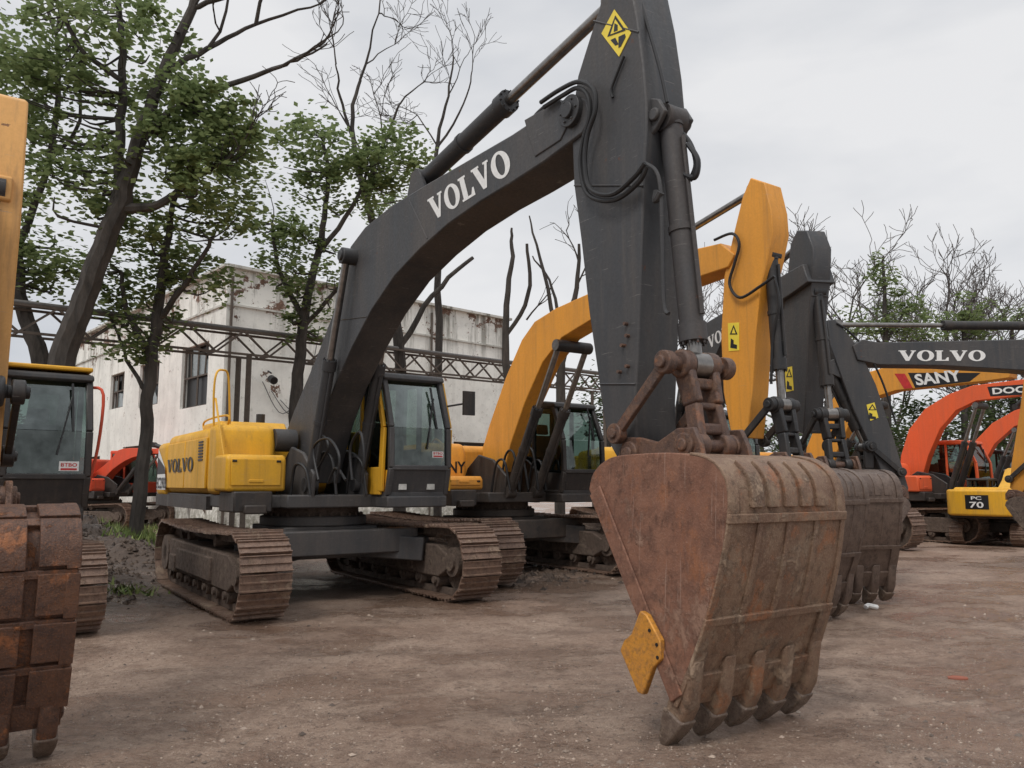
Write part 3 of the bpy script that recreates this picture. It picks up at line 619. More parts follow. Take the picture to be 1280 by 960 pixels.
# machine 0 (left edge)
F0=Frame(-6.85,9.7,3.59,-4.9,.92)
B0=[(x*.80+.05,1.9+(z-1.9)*.66) for x,z in boomP]; sp0=min(z for x,z in stickP)
S0=[(6.75+(x-stickP[11][0])*.9-.55,sp0+(z-sp0)*.73-.20) for x,z in stickP]
r0,e0,bb0,ss0,c0_=others('excavator at left edge with faded yellow arm, black cab and rusty toothed bucket',F0,M['cream'],M['cream'],M['cream'],M['black'],None,None,-1,.24,.20,((6.15,0),.60,M['bucketrust'],M['bucketrust'],dict(drop=0,sc=.88,earmat=M['linkrust'],tp_=.04,stack=True)),boomxz=B0,stickxz=S0,cabtop=3.15,linkm=M['black'])
MB().box(-.1,1.2,.5,1.5,3.2,3.26).build('cab_roof_panel',M['yellow'],c0_,bevel=.02)
MB().box(1.49,1.505,1.14,1.36,1.9,2.02).build('sticker',M['white'],c0_); text('BTBO',lambda u,v:(1.508,1.16+.18*u,1.955+.045*v),M['redtext'],c0_,'sticker_text')
MB().box(1.505,1.508,1.16,1.34,1.91,1.935).build('sticker_stripe',M['redtext'],c0_)
g=MB(); g.tube(catmull([(1.2,1.5,1.6),(1.25,1.6,2.2),(1.3,1.62,2.9),(1.2,1.5,3.0)],4),.02,8); g.build('handrail',M['red'],c0_)
F9=Frame(-15.0,29.5,.97,-.22,.9)
others('distant red-orange excavator under the trees left of the tree trunk',F9,M['red'],M['red'],M['red'],M['red'],None,None,-1,.25,.2,((4.6,0),.6,M['muddy'],M['muddy'],dict(drop=0)),boomxz=[(x*.48,1.9+(z-1.9)*.42) for x,z in boomP],stickxz=[(x*.48+.2,z*.52) for x,z in stickP],hood=2.8)
# ================================================================== GROUND
HEAPS=((-9.2,17.2,1.8,1.5,.55),(-7.2,15.9,1.3,.9,.28),(-11.5,18.5,2.5,1.5,.7),(-7.0,12.6,1.2,1.4,.20),(-6.2,11.2,.9,.8,.10))
def soil(x,y):
    s=0
    for cx_,cy_,rx,ry,H in HEAPS:
        q=((x-cx_)/(rx*1.3))**2+((y-cy_)/(ry*1.3))**2
        if q<6: s+=math.exp(-q)*1.5
    for cx_,cy_,rx,ry in((-1.0,13.3,2.6,1.2),(.8,15.0,3,1.5),(-3.0,11.8,2.5,2.0)):
        q=((x-cx_)/rx)**2+((y-cy_)/ry)**2
        if q<6: s+=math.exp(-q)*.6
    return min(1,s*(1+.5*noise.noise(Vector((x*2,y*2,4)))))
def ruts(x,y):
    s=0
    for a,b,c in((6.6,.10,.012),(8.6,.06,.015),(10.9,-.10,.010),(4.6,.22,.0)):
        for dd in(-.55,.55):
            y0=a+b*x+c*x*x+dd+.10*noise.noise(Vector((x*.5,a,0))); s+=math.exp(-((y-y0)/.19)**2)*(.6+.6*noise.noise(Vector((x*.6,a,7))))
    return max(0,min(1,s))
def gh(x,y):
    h=.035*noise.noise(Vector((x*.5,y*.5,0)))+.018*noise.noise(Vector((x*2.1,y*2.1,3)))+.011*noise.noise(Vector((x*6,y*6,5)))+.008*noise.noise(Vector((x*14,y*14,8)))
    h-=.018*ruts(x,y)
    for cx_,cy_,rx,ry,H in HEAPS:
        q=((x-cx_)/rx)**2+((y-cy_)/ry)**2
        if q<6: h+=H*math.exp(-q)*(1+.5*noise.noise(Vector((x*2.5,y*2.5,9)))+.25*noise.noise(Vector((x*8,y*8,9))))
    return h-.012
def axis(a,b,c,d,step):
    v=[];x=b
    while x<=c: v.append(x); x+=step
    s=step;x=b;lo=[]
    while x>a: s*=1.22; x-=s; lo.append(x)
    s=step;x=v[-1];hi=[]
    while x<d: s*=1.22; x+=s; hi.append(x)
    return lo[::-1]+v+hi
xs=axis(-500,-10,12,500,.07); ys=axis(-30,4.0,17,700,.07)
nx=len(xs); V=[(x,y,gh(x,y) if (abs(x)<40 and y<60) else -.012) for y in ys for x in xs]
Fc=[(j*nx+i,j*nx+i+1,(j+1)*nx+i+1,(j+1)*nx+i) for j in range(len(ys)-1) for i in range(nx-1)]
m,t,b=newmat('wet_mud'); v=coords(t)
n1=noi(t,v,.5,9,.62,.4); n2=noi(t,v,2.6,11,.74); n3=noi(t,v,17,9,.78); n4=noi(t,v,80,4,.75); n5=noi(t,coords(t,(.8,1.1,1)),.55,12,.68,.2)
c=mix(t,mapr(t,n1,.40,.60),(.295,.190,.133),(.390,.278,.208))
c=mix(t,mapr(t,n2,.47,.60,0,.62),c,(.205,.122,.083))
c=mix(t,mapr(t,n3,.52,.61,0,.72),c,(.120,.075,.053))
c=mix(t,mapr(t,n3,.46,.39,0,.5),c,(.46,.35,.27))
c=mix(t,mapr(t,n4,.56,.64,0,.7),c,(.56,.44,.35))
c=mix(t,mapr(t,n4,.44,.37,0,.65),c,(.115,.075,.055))
wet=mapr(t,n5,.485,.55)
c=mix(t,mth(t,'MULTIPLY',wet,.50),c,(.135,.082,.057))
at_=t.nodes.new('ShaderNodeAttribute'); at_.attribute_name='soil'; c=mix(t,mth(t,'MULTIPLY',at_.outputs['Fac'],.88),c,mix(t,mapr(t,n3,.4,.6),(.040,.029,.023),(.11,.078,.058)))
ar=t.nodes.new('ShaderNodeAttribute'); ar.attribute_name='rut'; rf=mth(t,'MULTIPLY',ar.outputs['Fac'],mapr(t,n2,.36,.56)); c=mix(t,mth(t,'MULTIPLY',rf,.6),c,(.145,.092,.065))
t.links.new(c,b.inputs['Base Color'])
wf=mth(t,'ADD',mth(t,'MULTIPLY',wet,.38),mth(t,'MULTIPLY',rf,.14)); ro=mth(t,'MAXIMUM',mth(t,'SUBTRACT',mapr(t,n3,.35,.65,.42,.68),wf),.10); t.links.new(ro,b.inputs['Roughness'])
b.inputs['Specular IOR Level'].default_value=.6
hh_=mth(t,'ADD',mth(t,'ADD',n3,mth(t,'MULTIPLY',n4,.4)),mth(t,'MULTIPLY',n2,1.1)); bump(t,b,mth(t,'MULTIPLY',hh_,mth(t,'SUBTRACT',1.0,mth(t,'MULTIPLY',wet,.6))),.032,.9)
M['mud']=m
g=MB(); g.v=V; g.f=Fc; go=g.build('ground',m,recalc=False,ang=180); go['kind']='structure'
for nm,fn in(('soil',soil),('rut',ruts)):
    A_=go.data.attributes.new(nm,'FLOAT','POINT'); A_.data.foreach_set('value',[fn(p[0],p[1]) if (abs(p[0])<25 and 2<p[1]<30) else 0. for p in V])
g=MB()
for i in range(22000):
    y=4.3+ (random.random()**1.7)*13; x=random.uniform(-.72,.72)*y
    cl=noise.noise(Vector((x*.9,y*.9,20)))
    if cl<0 and random.random()<.7: continue
    s=random.uniform(.003,.011)*(2.5 if random.random()<.04 else 1); z=gh(x,y)
    vs=[(x+s*random.uniform(.6,1.4)*a,y+s*random.uniform(.6,1.4)*b_,z+s*.7*c_*random.uniform(.6,1.2)) for a,b_,c_ in((1,0,0),(0,1,0),(-1,0,0),(0,-1,0),(0,0,1),(0,0,-1))]
    g.add(vs,[(0,1,4),(1,2,4),(2,3,4),(3,0,4)])
def islandmat(n,a,b_,rough=.75):
    m,t,b=newmat(n); gi=t.nodes.new('ShaderNodeNewGeometry'); t.links.new(mix(t,gi.outputs['Random Per Island'],a,b_),b.inputs['Base Color']); b.inputs['Roughness'].default_value=rough; return m
pm=islandmat('gravel_stone',(.06,.042,.032),(.42,.33,.26),.5)
o=g.build('gravel',pm,smooth=False,recalc=False); o['kind']='stuff'; o['label']='small stones and grit scattered on the mud'; o['category']='gravel'
g=MB()
for i in range(2600):
    cxy=random.choice([(-9.2,17.2,1.9),(-7.2,15.8,1.4),(-11.5,18.4,2.3),(-7.0,12.6,1.1),(-6.3,11.3,.8),(-7.6,14.2,1.1),(0,14.5,1.5)])
    x=random.gauss(cxy[0],cxy[2]*.55); y=random.gauss(cxy[1],cxy[2]*.5); s=random.uniform(.02,.085)*random.random()+.012; z=gh(x,y)
    vs=[(x+s*random.uniform(.6,1.3)*a,y+s*random.uniform(.6,1.3)*b_,z+s*c_*random.uniform(.6,1.1)) for a,b_,c_ in((1,0,0),(.5,.8,0),(-.5,.8,0),(-1,0,0),(-.5,-.8,0),(.5,-.8,0),(0,0,.9),(.4,-.3,.7))]
    g.add(vs,[(k,(k+1)%6,6) for k in range(6)]+[(0,7,6),(5,7,0)])
o=g.build('loose_soil',islandmat('dark_soil',(.036,.025,.019),(.10,.070,.050),.8),smooth=False,recalc=False); o['kind']='stuff'; o['label']='dark soil clods heaped behind the left tracks'; o['category']='soil'
gm=islandmat('grass_blades',(.07,.12,.025),(.22,.26,.08),.7)
g=MB()
for i in range(15000):
    q_=random.random()
    if q_<.30: x=random.gauss(-8.8,1.4); y=random.gauss(18.3,.8)
    elif q_<.31: x=random.gauss(-5.6,.3); y=random.gauss(11.9,.25)
    else: 
        tt=random.random(); x=-24+tt*36+random.gauss(0,1.2); y=25+random.gauss(0,2)+tt*12
    if noise.noise(Vector((x*.7,y*.7,1)))<-.1: continue
    h=random.uniform(.06,.28)*(1 if y>13 else .5); a=random.uniform(0,6.3); w=random.uniform(.01,.03); z=gh(x,y); lx=random.uniform(-.12,.12);ly=random.uniform(-.12,.12)
    g.add([(x-w*math.cos(a),y-w*math.sin(a),z),(x+w*math.cos(a),y+w*math.sin(a),z),(x+lx,y+ly,z+h)],[(0,1,2)])
o=g.build('grass',gm,smooth=False,recalc=False); o['kind']='stuff'; o['label']='rough green weeds and grass along the yard edge'; o['category']='grass'
q=gnd(1198,843)
g=MB(); pts=[(q.x+.12*math.cos(a)*random.uniform(.5,1.2),q.y+.08*math.sin(a)*random.uniform(.6,1.2)) for a in[k*.9 for k in range(7)]]
g.prismz(pts,gh(q.x,q.y)-.005,gh(q.x,q.y)+.010); tag(g.build('clay_shard',plain('clay',(.30,.09,.05),.6),bevel=.003),'flat reddish clay shard lying on mud at lower right','shard')
q=gnd(1088,762); g=MB(); g.tube(catmull([(q.x-.06,q.y,.03),(q.x-.02,q.y+.02,.05),(q.x+.04,q.y,.04),(q.x+.1,q.y-.02,.03)],3),[.03]*9+[.012],8)
tag(g.build('crumpled_bottle',M['white']),'small crushed pale bottle beside the grey-brown bucket teeth','litter')
# ================================================================== BUILDING
def walls(name,label,corner,ends,H,holes):
    r=thing(name,label,'building',corner)
    C=Vector((*corner[:2],0))
    for (E,hs) in zip(ends,holes):
        e=Vector((*E,0))-C; L=e.length; u=e/L; nrm=Vector((u.y,-u.x,0))
        if nrm.dot(-C)<0: nrm=-nrm
        us=sorted({0,L,*[h[0] for h in hs],*[h[1] for h in hs]}); zs=sorted({0,H,*[h[2] for h in hs],*[h[3] for h in hs]})
        mb=MB(); f=lambda a,z,k=0: tuple(u*a+Vector((0,0,z))-nrm*k)
        for i in range(len(us)-1):
            for j in range(len(zs)-1):
                cu,cz=(us[i]+us[i+1])/2,(zs[j]+zs[j+1])/2
                if any(h[0]<cu<h[1] and h[2]<cz<h[3] for h in hs): continue
                mb.add([f(us[i],zs[j]),f(us[i+1],zs[j]),f(us[i+1],zs[j+1]),f(us[i],zs[j+1])],[(0,1,2,3)])
        for h in hs:
            a,b_,c_,d_=h
            for p,q in(((a,c_),(b_,c_)),((b_,c_),(b_,d_)),((b_,d_),(a,d_)),((a,d_),(a,c_))):
                mb.add([f(*p),f(*q),f(*q,.25),f(*p,.25)],[(0,1,2,3)])
        mb.build('wall',M['wall'],r,smooth=False)
        for h in hs:
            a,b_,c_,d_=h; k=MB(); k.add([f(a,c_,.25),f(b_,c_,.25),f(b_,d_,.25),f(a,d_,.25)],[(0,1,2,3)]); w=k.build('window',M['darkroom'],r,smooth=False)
            k=MB(); nb=max(2,int((b_-a)/.6)); zm=(c_+d_)/2
            for i in range(nb+1):
                x=a+(b_-a)*i/nb
                if 0<i<nb:
                    if random.random()<.35: continue
                    if random.random()<.4: k.bar(f(x,zm,.15),f(x+random.uniform(-.15,.15),d_,.15),.05,.05); continue
                k.bar(f(x,c_,.15),f(x,d_,.15),.06,.06)
            for zz in(c_+.03,zm,d_-.03):
                if zz==zm and random.random()<.3: continue
                k.bar(f(a,zz,.15),f(b_,zz,.15),.06,.06)
            k.build('window_frame',M['frame'],w)
            for i in range(nb):
                for (p,q) in((c_,zm),(zm,d_)):
                    if random.random()<.35:
                        x0_=a+(b_-a)*i/nb;x1_=a+(b_-a)*(i+1)/nb; kk=random.uniform(.4,1)
                        MB().add([f(x0_,p,.17),f(x1_,p,.17),f(x1_,p+(q-p)*kk,.17),f(x0_,p+(q-p)*random.uniform(.3,1),.17)],[(0,1,2,3)]).build('broken_pane',M['pane'],w,smooth=False)
        k=MB(); k.bar(tuple(u*-.1+Vector((0,0,H+.05))),tuple(u*(L+.1)+Vector((0,0,H+.05))),.4,.10); k.bar(tuple(u*-.05+nrm*.02+Vector((0,0,H-1.3))),tuple(u*(L)+nrm*.02+Vector((0,0,H-1.3))),.10,.07)
        k.build('parapet',M['wall2'],r)
    return r
def wallmat(name,brick=.6,base=(.86,.85,.79)):
    m,t,b=newmat(name); v=coords(t); vs=coords(t,(1,1,.10)); sx=t.nodes.new('ShaderNodeSeparateXYZ'); t.links.new(v,sx.inputs[0])
    n1=noi(t,vs,1.5,10,.74); n2=noi(t,v,.5,8,.65); n3=noi(t,v,5,9,.7)
    c=mix(t,mapr(t,n2,.45,.68),base,dark(base,.78))
    top=mapr(t,sx.outputs[2],6.0,9,0,1)
    st=mth(t,'MULTIPLY',mapr(t,n1,.50,.61),mth(t,'ADD',mth(t,'MULTIPLY',top,.78),.13)); c=mix(t,st,c,(.14,.13,.10))
    br=mapr(t,mth(t,'ADD',noi(t,v,1.3,10,.74),mth(t,'MULTIPLY',top,.09)),brick,brick+.012); c=mix(t,br,c,mix(t,mapr(t,n3,.4,.6),(.13,.085,.06),(.22,.12,.085)))
    low=mth(t,'MULTIPLY',mapr(t,sx.outputs[2],2.2,0,0,1),mapr(t,n3,.35,.6)); c=mix(t,low,c,(.16,.15,.10))
    c=mix(t,mapr(t,n3,.57,.66,0,.5),c,(.42,.41,.35))
    t.links.new(c,b.inputs['Base Color']); b.inputs['Roughness'].default_value=.9; bump(t,b,n3,.03,.5); return m
M['wall']=wallmat('peeling_white_wall',.630); M['wall2']=wallmat('parapet_wall',.75,(.60,.59,.54))
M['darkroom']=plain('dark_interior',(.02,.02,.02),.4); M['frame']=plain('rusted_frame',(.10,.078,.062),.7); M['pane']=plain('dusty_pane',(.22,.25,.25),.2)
cor=(-9.9,27.2)
Lw=[(1.4,4.0,4.4,6.7),(6.5,8.9,4.8,6.6),(11,13.0,5.0,6.6),(16,18,5.0,6.6),(2.5,4.9,1.0,3.0),(8,10.6,1.2,3.2),(14,16,1.2,2.9)]
Rw=[(3.2,4.6,1.0,3.0),(10.2,12.4,2.6,3.4)]
bd=walls('factory_building','derelict two storey white factory with peeling stained walls behind trees',(*cor,0),[(-26,45),(-.2,36.4)],9.1,[Lw,Rw])
k=MB(); k.add([(0,0,8.9),(-16.1,17.8,8.9),(-6,27,8.9),(9.7,9.2,8.9)],[(0,1,2,3)]); k.build('roof',M['wall2'],bd,smooth=False)
e=Vector((9.7,9.2,0)).normalized(); nr=Vector((e.y,-e.x,0))
k=MB(); 
p=e*1.6+nr*.3; k.cyl(p+Vector((0,0,5.3)),p+nr*.25+Vector((0,0,5.2)),.14,12); k.tube([p-nr*.25+Vector((0,0,5.6)),p+Vector((0,0,5.5))],.03,6); k.build('wall_lamp',M['blacktext'],bd)
for i in range(3):
    k=MB(); s0=1.4+i*.35; k.tube(catmull([e*s0+nr*.06+Vector((0,0,5.2-.3*i)),e*(s0+.8)+nr*.1+Vector((0,0,4.1)),e*(s0+1.8)+nr*.06+Vector((0,0,5.4-.2*i)),e*(s0+2.2)+nr*.06+Vector((0,0,7.5))],6),.014,5); k.build('wall_cable',M['blacktext'],bd)
for s0 in(.15,4.8,8.9): k=MB(); k.tube([e*s0+nr*.08+Vector((0,0,0)),e*s0+nr*.08+Vector((0,0,8.8))],.05,6); k.build('wall_pipe',M['frame'],bd)
# ================================================================== PIPE RACK
A=at(20,400,17.0); B=at(760,480,31.0)
r=thing('pipe_rack','long dark steel truss carrying pipes across in front of the white factory','pipe rack',(A.x,A.y,0))
D=Vector((B.x-A.x,B.y-A.y,0)); L=D.length; u=D/L; nv=Vector((u.y,-u.x,0)); za=A.z; zb=B.z; h=.60
def pt(s,z,o=0): return tuple(u*s+nv*o+Vector((0,0,za+(zb-za)*s/L+z)))
k=MB(); nseg=14
for o_ in(-.3,.3):
    for z in(-h/2,h/2): k.bar(pt(-4,z,o_),pt(L,z,o_),.05,.055)
    for i in range(-3,nseg):
        s0=i*L/nseg; s1=(i+1)*L/nseg; sm=(s0+s1)/2; k.bar(pt(s0,-h/2,o_),pt(sm,h/2,o_),.045,.045); k.bar(pt(sm,h/2,o_),pt(s1,-h/2,o_),.045,.045)
for i in range(-3,nseg+1): s0=i*L/nseg; k.bar(pt(s0,-h/2,-.3),pt(s0,-h/2,.3),.04,.04)
k.build('truss',M['frame'],r,smooth=False)
for o_,rr in((-.2,.04),(.12,.05)): MB().tube([pt(-4,h/2+.08,o_),pt(L,h/2+.08,o_)],rr,10).build('pipe',plain('grey_pipe',(.16,.15,.14),.6),r)
for s0 in(5.2,L*.97):
    for o_ in(-.3,.3): k=MB(); a=Vector(pt(s0,-h/2,o_)); k.bar((a.x,a.y,0),a,.11,.11); k.build('post',M['frame'],r)
# ================================================================== TREES
def barkmat(n,c):
    m,t,b=newmat(n); v=coords(t,(1,1,.3)); n1=noi(t,v,5,8,.7); t.links.new(mix(t,mapr(t,n1,.35,.65),dark(c,.5),dark(c,1.4)),b.inputs['Base Color']); b.inputs['Roughness'].default_value=.9; bump(t,b,n1,.05,.8); return m
M['bark']=barkmat('dark_bark',(.050,.043,.037)); M['bark2']=barkmat('grey_bark',(.095,.082,.075))
def leafmat(n,a,b_):
    m=bpy.data.materials.new(n); m.use_nodes=True; t=m.node_tree; t.nodes.clear()
    o=t.nodes.new('ShaderNodeOutputMaterial'); gi=t.nodes.new('ShaderNodeNewGeometry'); c=mix(t,gi.outputs['Random Per Island'],a,b_)
    c=mix(t,mapr(t,noi(t,coords(t),.6,3),.35,.65,0,.5),c,dark(a,.8))
    df=t.nodes.new('ShaderNodeBsdfDiffuse'); tl=t.nodes.new('ShaderNodeBsdfTranslucent'); mx=t.nodes.new('ShaderNodeMixShader'); mx.inputs[0].default_value=.45
    t.links.new(c,df.inputs[0]); t.links.new(c,tl.inputs[0]); t.links.new(df.outputs[0],mx.inputs[1]); t.links.new(tl.outputs[0],mx.inputs[2]); t.links.new(mx.outputs[0],o.inputs[0]); return m
M['leaf']=leafmat('tree_leaves',(.14,.190,.078),(.30,.37,.17)); M['leafdark']=leafmat('dark_leaves',(.060,.088,.040),(.14,.18,.08))
def leafclump(mb,c,rad,n,size):
    for _ in range(n):
        p=c+Vector((random.gauss(0,1),random.gauss(0,1),random.gauss(0,.7)))*rad*.5
        a=random.uniform(0,6.28); tl=random.uniform(-.9,.9); s=size*random.uniform(.6,1.3)
        u_=Vector((math.cos(a),math.sin(a),random.uniform(-.6,.4))).normalized(); w_=u_.cross(Vector((math.sin(tl)*.8,.3,1))).normalized()*s*.38; u_=u_*s*.6
        mb.v+= [tuple(p-u_),tuple(p+w_),tuple(p+u_),tuple(p-w_)]; n0=len(mb.v)-4; mb.f.append((n0,n0+1,n0+2,n0+3))
def twig(mb,p,d,L,r,lev,up=.15,spread=.6,kids=3,rmin=.004,n=4):
    pts=[p];q=p;dd=d.copy();k=4
    for i in range(k):
        dd=(dd+Vector((random.gauss(0,.16),random.gauss(0,.16),random.gauss(0,.12)+up*.3))).normalized(); q=q+dd*L/k; pts.append(q)
    mb.tube(pts,[max(rmin,r*(1-.13*i)) for i in range(k+1)],n if lev<2 else 6,caps=False)
    if lev<=0: return
    for j in range(kids):
        i=random.randint(1,k); 
        if j==0:i=k
        nd=(dd+Vector((random.gauss(0,spread),random.gauss(0,spread),random.gauss(0,spread*.6)+up))).normalized()
        twig(mb,pts[i],nd,L*random.uniform(.55,.8),r*.58,lev-1,up,spread,kids,rmin,n)
def tree(label,Y,limbs,blobs,leaf='leaf',bark='bark',lsize=.14,per=50,crad=.5,barelimbs=(),name='leafy_tree',conn=True,dens=1.5):
    base=at(limbs[0][0][0],limbs[0][0][1],Y); r=thing(name,label,'tree',(base.x,base.y,0),0); B0_=Vector((base.x,base.y,0))
    tb=MB(); skel=[]
    for li,lm in enumerate(limbs):
        dy=0 if li==0 else random.uniform(-.8,.8); P=[]
        for i,(px,py,rad) in enumerate(lm):
            q=at(px,py,Y+dy*min(1,i/2)*(1 if li else 0))-B0_; P.append(q)
        if li==0: P[0].z=-.1
        Q=catmull(P,5); rr=[]
        for i in range(len(Q)):
            f=i/5; a=int(min(f,len(lm)-2)); w=f-a; rr.append(lm[a][2]*(1-w)+lm[a+1][2]*w)
        Q=[q+Vector((random.gauss(0,.02),random.gauss(0,.02),0)) if i else q for i,q in enumerate(Q)]
        tb.tube(Q,rr,8); skel+=[(q,ra) for q,ra in zip(Q,rr)]
    for (px,py,ddx,ddz,L_,ra,lev) in barelimbs:
        twig(tb,at(px,py,Y)-B0_,Vector((ddx,random.uniform(-.2,.2),ddz)).normalized(),L_,ra,lev,.12,.45,3,.008)
    cr=MB(); hi=[s for s in skel if s[0].z>2]
    for (px,py,rx,ry,n) in blobs:
        c=at(px,py,Y)-B0_; RX=rx*Y/1000; RZ=ry*Y/1000
        for _ in range(int(n*dens)):
            while True:
                a=Vector((random.uniform(-1,1),random.uniform(-1,1),random.uniform(-1,1)))
                if .15<a.length<1: break
            p=c+Vector((a.x*RX,a.y*max(RX,1)*.8,a.z*RZ))
            leafclump(cr,p,crad*random.uniform(.4,1.4),int(per*random.uniform(.3,1.3)),lsize)
            if conn and random.random()<.5:
                s=min(hi,key=lambda s_:(s_[0]-p).length+max(0,s_[0].z-p.z)*1.5)
                mid=s[0].lerp(p,.5)+Vector((random.gauss(0,.15),random.gauss(0,.15),-.15)); tb.tube(catmull([s[0],mid,p],3),[min(.04,s[1]*.5)*(1-i*.12) for i in range(7)],4,caps=False)
    tb.build('trunk',M[bark],r,recalc=False)
    if cr.f: cr.build('crown',M[leaf],r,smooth=False,recalc=False)
    return r
tree('tall leaning tree with forked dark trunk at far left, top out of frame',16.5,
 [[(66,600,.30),(76,470,.27),(100,390,.24),(130,310,.22),(152,250,.19),(175,170,.15),(205,90,.12),(240,10,.10),(262,-60,.06)],
  [(130,310,.18),(148,240,.14),(150,180,.11),(152,100,.09),(150,20,.07),(140,-50,.05)],
  [(152,262,.13),(200,255,.09),(240,225,.07),(275,205,.05)],
  [(165,200,.10),(200,150,.08),(255,120,.07),(330,90,.05),(372,75,.03),(412,55,.015)],
  [(205,90,.08),(260,60,.06),(320,30,.04),(400,5,.02)],[(152,100,.06),(100,60,.05),(70,0,.04)],[(240,10,.06),(300,-10,.05),(345,-40,.03)]],
 [(130,60,110,80,26),(60,130,60,80,18),(230,160,65,75,26),(110,220,75,60,20),(290,150,50,60,16),(250,235,55,45,16),(40,60,50,60,12),(225,110,50,40,8)],barelimbs=[(240,10,.4,.8,2.4,.06,4),(330,90,.8,.6,1.5,.04,3),(400,5,.7,.6,1.2,.03,3),(320,30,.3,.9,1.8,.045,4),(260,60,.6,.6,1.8,.04,3),(300,-10,.5,.9,1.6,.04,3),(275,205,.8,.6,1.0,.03,3)])
tree('old tree with dark trunk cut by the left frame edge',17.5,
 [[(30,600,.22),(50,470,.20),(32,400,.17),(18,320,.15),(5,230,.13),(-15,120,.11),(-20,20,.08)],
  [(18,320,.09),(60,200,.07),(75,80,.06),(60,10,.04)],[(60,200,.05),(100,150,.04),(85,60,.03),(60,-10,.02)]],
 [(20,110,60,80,18),(10,330,45,50,14),(60,320,40,40,10),(20,230,40,50,10)],barelimbs=[(75,80,-.2,.9,1.6,.04,3),(85,60,.3,.9,1.5,.035,3)])
tree('slim leafy tree with straight trunk rising from the soil heap behind yellow body',18.0,
 [[(170,640,.17),(180,560,.15),(186,480,.14),(196,400,.13),(205,330,.10),(215,270,.07),(225,200,.04)],
  [(190,450,.08),(160,390,.06),(150,340,.04)],[(196,400,.08),(235,350,.06),(265,300,.04)],[(188,500,.06),(160,450,.04),(140,400,.03)]],
 [(215,290,75,65,24),(160,350,50,50,13),(275,250,45,55,15),(190,400,50,30,7),(250,345,40,30,8),(165,440,20,35,4),(305,190,35,45,9)])
tree('leafy tree behind the big boom in front of the factory wall',21.0,
 [[(372,600,.2),(370,520,.17),(375,440,.15),(385,370,.12),(400,300,.09),(410,230,.06),(405,170,.04)],
  [(380,400,.09),(350,340,.06),(340,280,.04)],[(395,320,.08),(440,260,.06),(460,210,.04)],[(380,410,.07),(430,350,.05),(470,300,.04)]],
 [(390,195,55,55,20),(440,215,65,60,22),(355,320,40,55,12),(400,335,50,60,13),(495,205,45,50,16),(380,410,35,25,4),(348,260,42,42,9)])
tree('tall bare-topped tree behind the big boom with leaves low down',24.0,
 [[(500,600,.2),(500,450,.17),(480,330,.13),(455,240,.10),(440,160,.07),(450,100,.05)],
  [(455,240,.08),(480,180,.05),(500,130,.03)],[(498,440,.10),(540,370,.08),(590,322,.06)],[(440,170,.05),(425,120,.04),(420,80,.02)]],
 [(500,250,50,45,10)],barelimbs=[(450,100,.1,1,2.2,.045,4),(500,130,.4,.9,1.2,.03,3),(420,80,-.4,.9,1.2,.03,3),(455,200,-.5,.9,2,.03,3),(480,180,-.1,.9,1.8,.03,3)])
def bare(label,px,base,Y,h,r0,lev=4,lean=0,bark='bark',kids=4,spread=.42):
    q=at(px,base,Y); r=thing('bare_tree',label,'tree',(q.x,q.y,0)); mb=MB()
    twig(mb,Vector((0,0,-.1)),Vector((lean,0,1)).normalized(),h*.38,r0,lev,.22,spread,kids,.016,3)
    mb.build('trunk',M[bark],r,recalc=False); return r
tree('thin bare tree with fan of twigs rising above the boom',26.0,[[(548,600,.14),(548,400,.12),(546,260,.09),(545,190,.07),(560,120,.04),(566,70,.025)],[(545,190,.05),(580,130,.03),(590,90,.02)]],[],barelimbs=[(566,70,0,1,1.5,.02,3),(590,90,.3,1,1.2,.02,3),(545,180,-.3,1,2,.03,4),(560,120,.5,.9,1.5,.025,3)],name='bare_tree')
tree('charred leafless trunk with broken stubs between boom and orange-yellow arm',22.0,[[(640,640,.15),(636,500,.12),(632,400,.09),(640,320,.06),(640,285,.03)],[(632,420,.06),(660,370,.06),(658,305,.04)]],[],name='bare_tree',barelimbs=[(658,400,.5,.8,1,.03,1)])
tree('leafless dark tree with forked limbs behind main stick',23.0,[[(700,640,.16),(700,500,.14),(705,430,.10),(720,360,.07),(724,305,.04)],[(703,450,.08),(680,340,.05),(660,270,.02)],[(705,430,.07),(690,360,.04),(665,320,.02)]],[],name='bare_tree',barelimbs=[(724,330,-.3,.9,1.2,.03,2),(720,360,.6,.7,1.5,.03,3)])
random.seed(21)
spec=[(880,44,14,'leafless pale-grey tree just right of the big stick'),(1015,48,15,'leafless tree rising above the dark stick tip'),(1060,40,14,'leafless tree right of the dark stick tip'),(1105,50,17,'tallest leafless crown right of centre skyline'),(1150,45,15.5,'leafless tree above left end of level boom'),(1195,42,14.5,'leafless tree above middle of level boom'),(1235,50,17,'leafless tree second from right frame edge'),(1275,43,15,'leafless tree cut by right frame edge'),(960,52,15,'leafless tree behind the orange-yellow stick')]
for px,Y,h_,lb_ in spec: bare(lb_,px,600,Y,h_,.22,6,random.uniform(-.1,.1),bark='bark2',kids=3,spread=.62)
tree('green tree among leafless ones above level charcoal boom',37,[[(1110,600,.2),(1108,450,.15),(1106,380,.1),(1104,320,.05)],[(1107,430,.08),(1130,390,.05)]],[(1105,345,16,35,10),(1120,390,36,28,18),(1135,410,55,20,14),(1070,410,35,25,10)],lsize=.19,per=42,crad=.6,dens=1.2)
tree('low green tree crown at right behind the level boom lettering',39,[[(1205,600,.2),(1205,480,.15),(1205,400,.08)]],[(1195,390,45,26,18),(1235,410,38,22,12)],lsize=.19,per=42,crad=.7,dens=1.2)
tree('green crown by right frame edge below the leafless branches',41,[[(1265,600,.2),(1265,480,.15),(1265,410,.08)]],[(1270,400,35,26,12)],lsize=.19,per=42,crad=.7,dens=1.2)
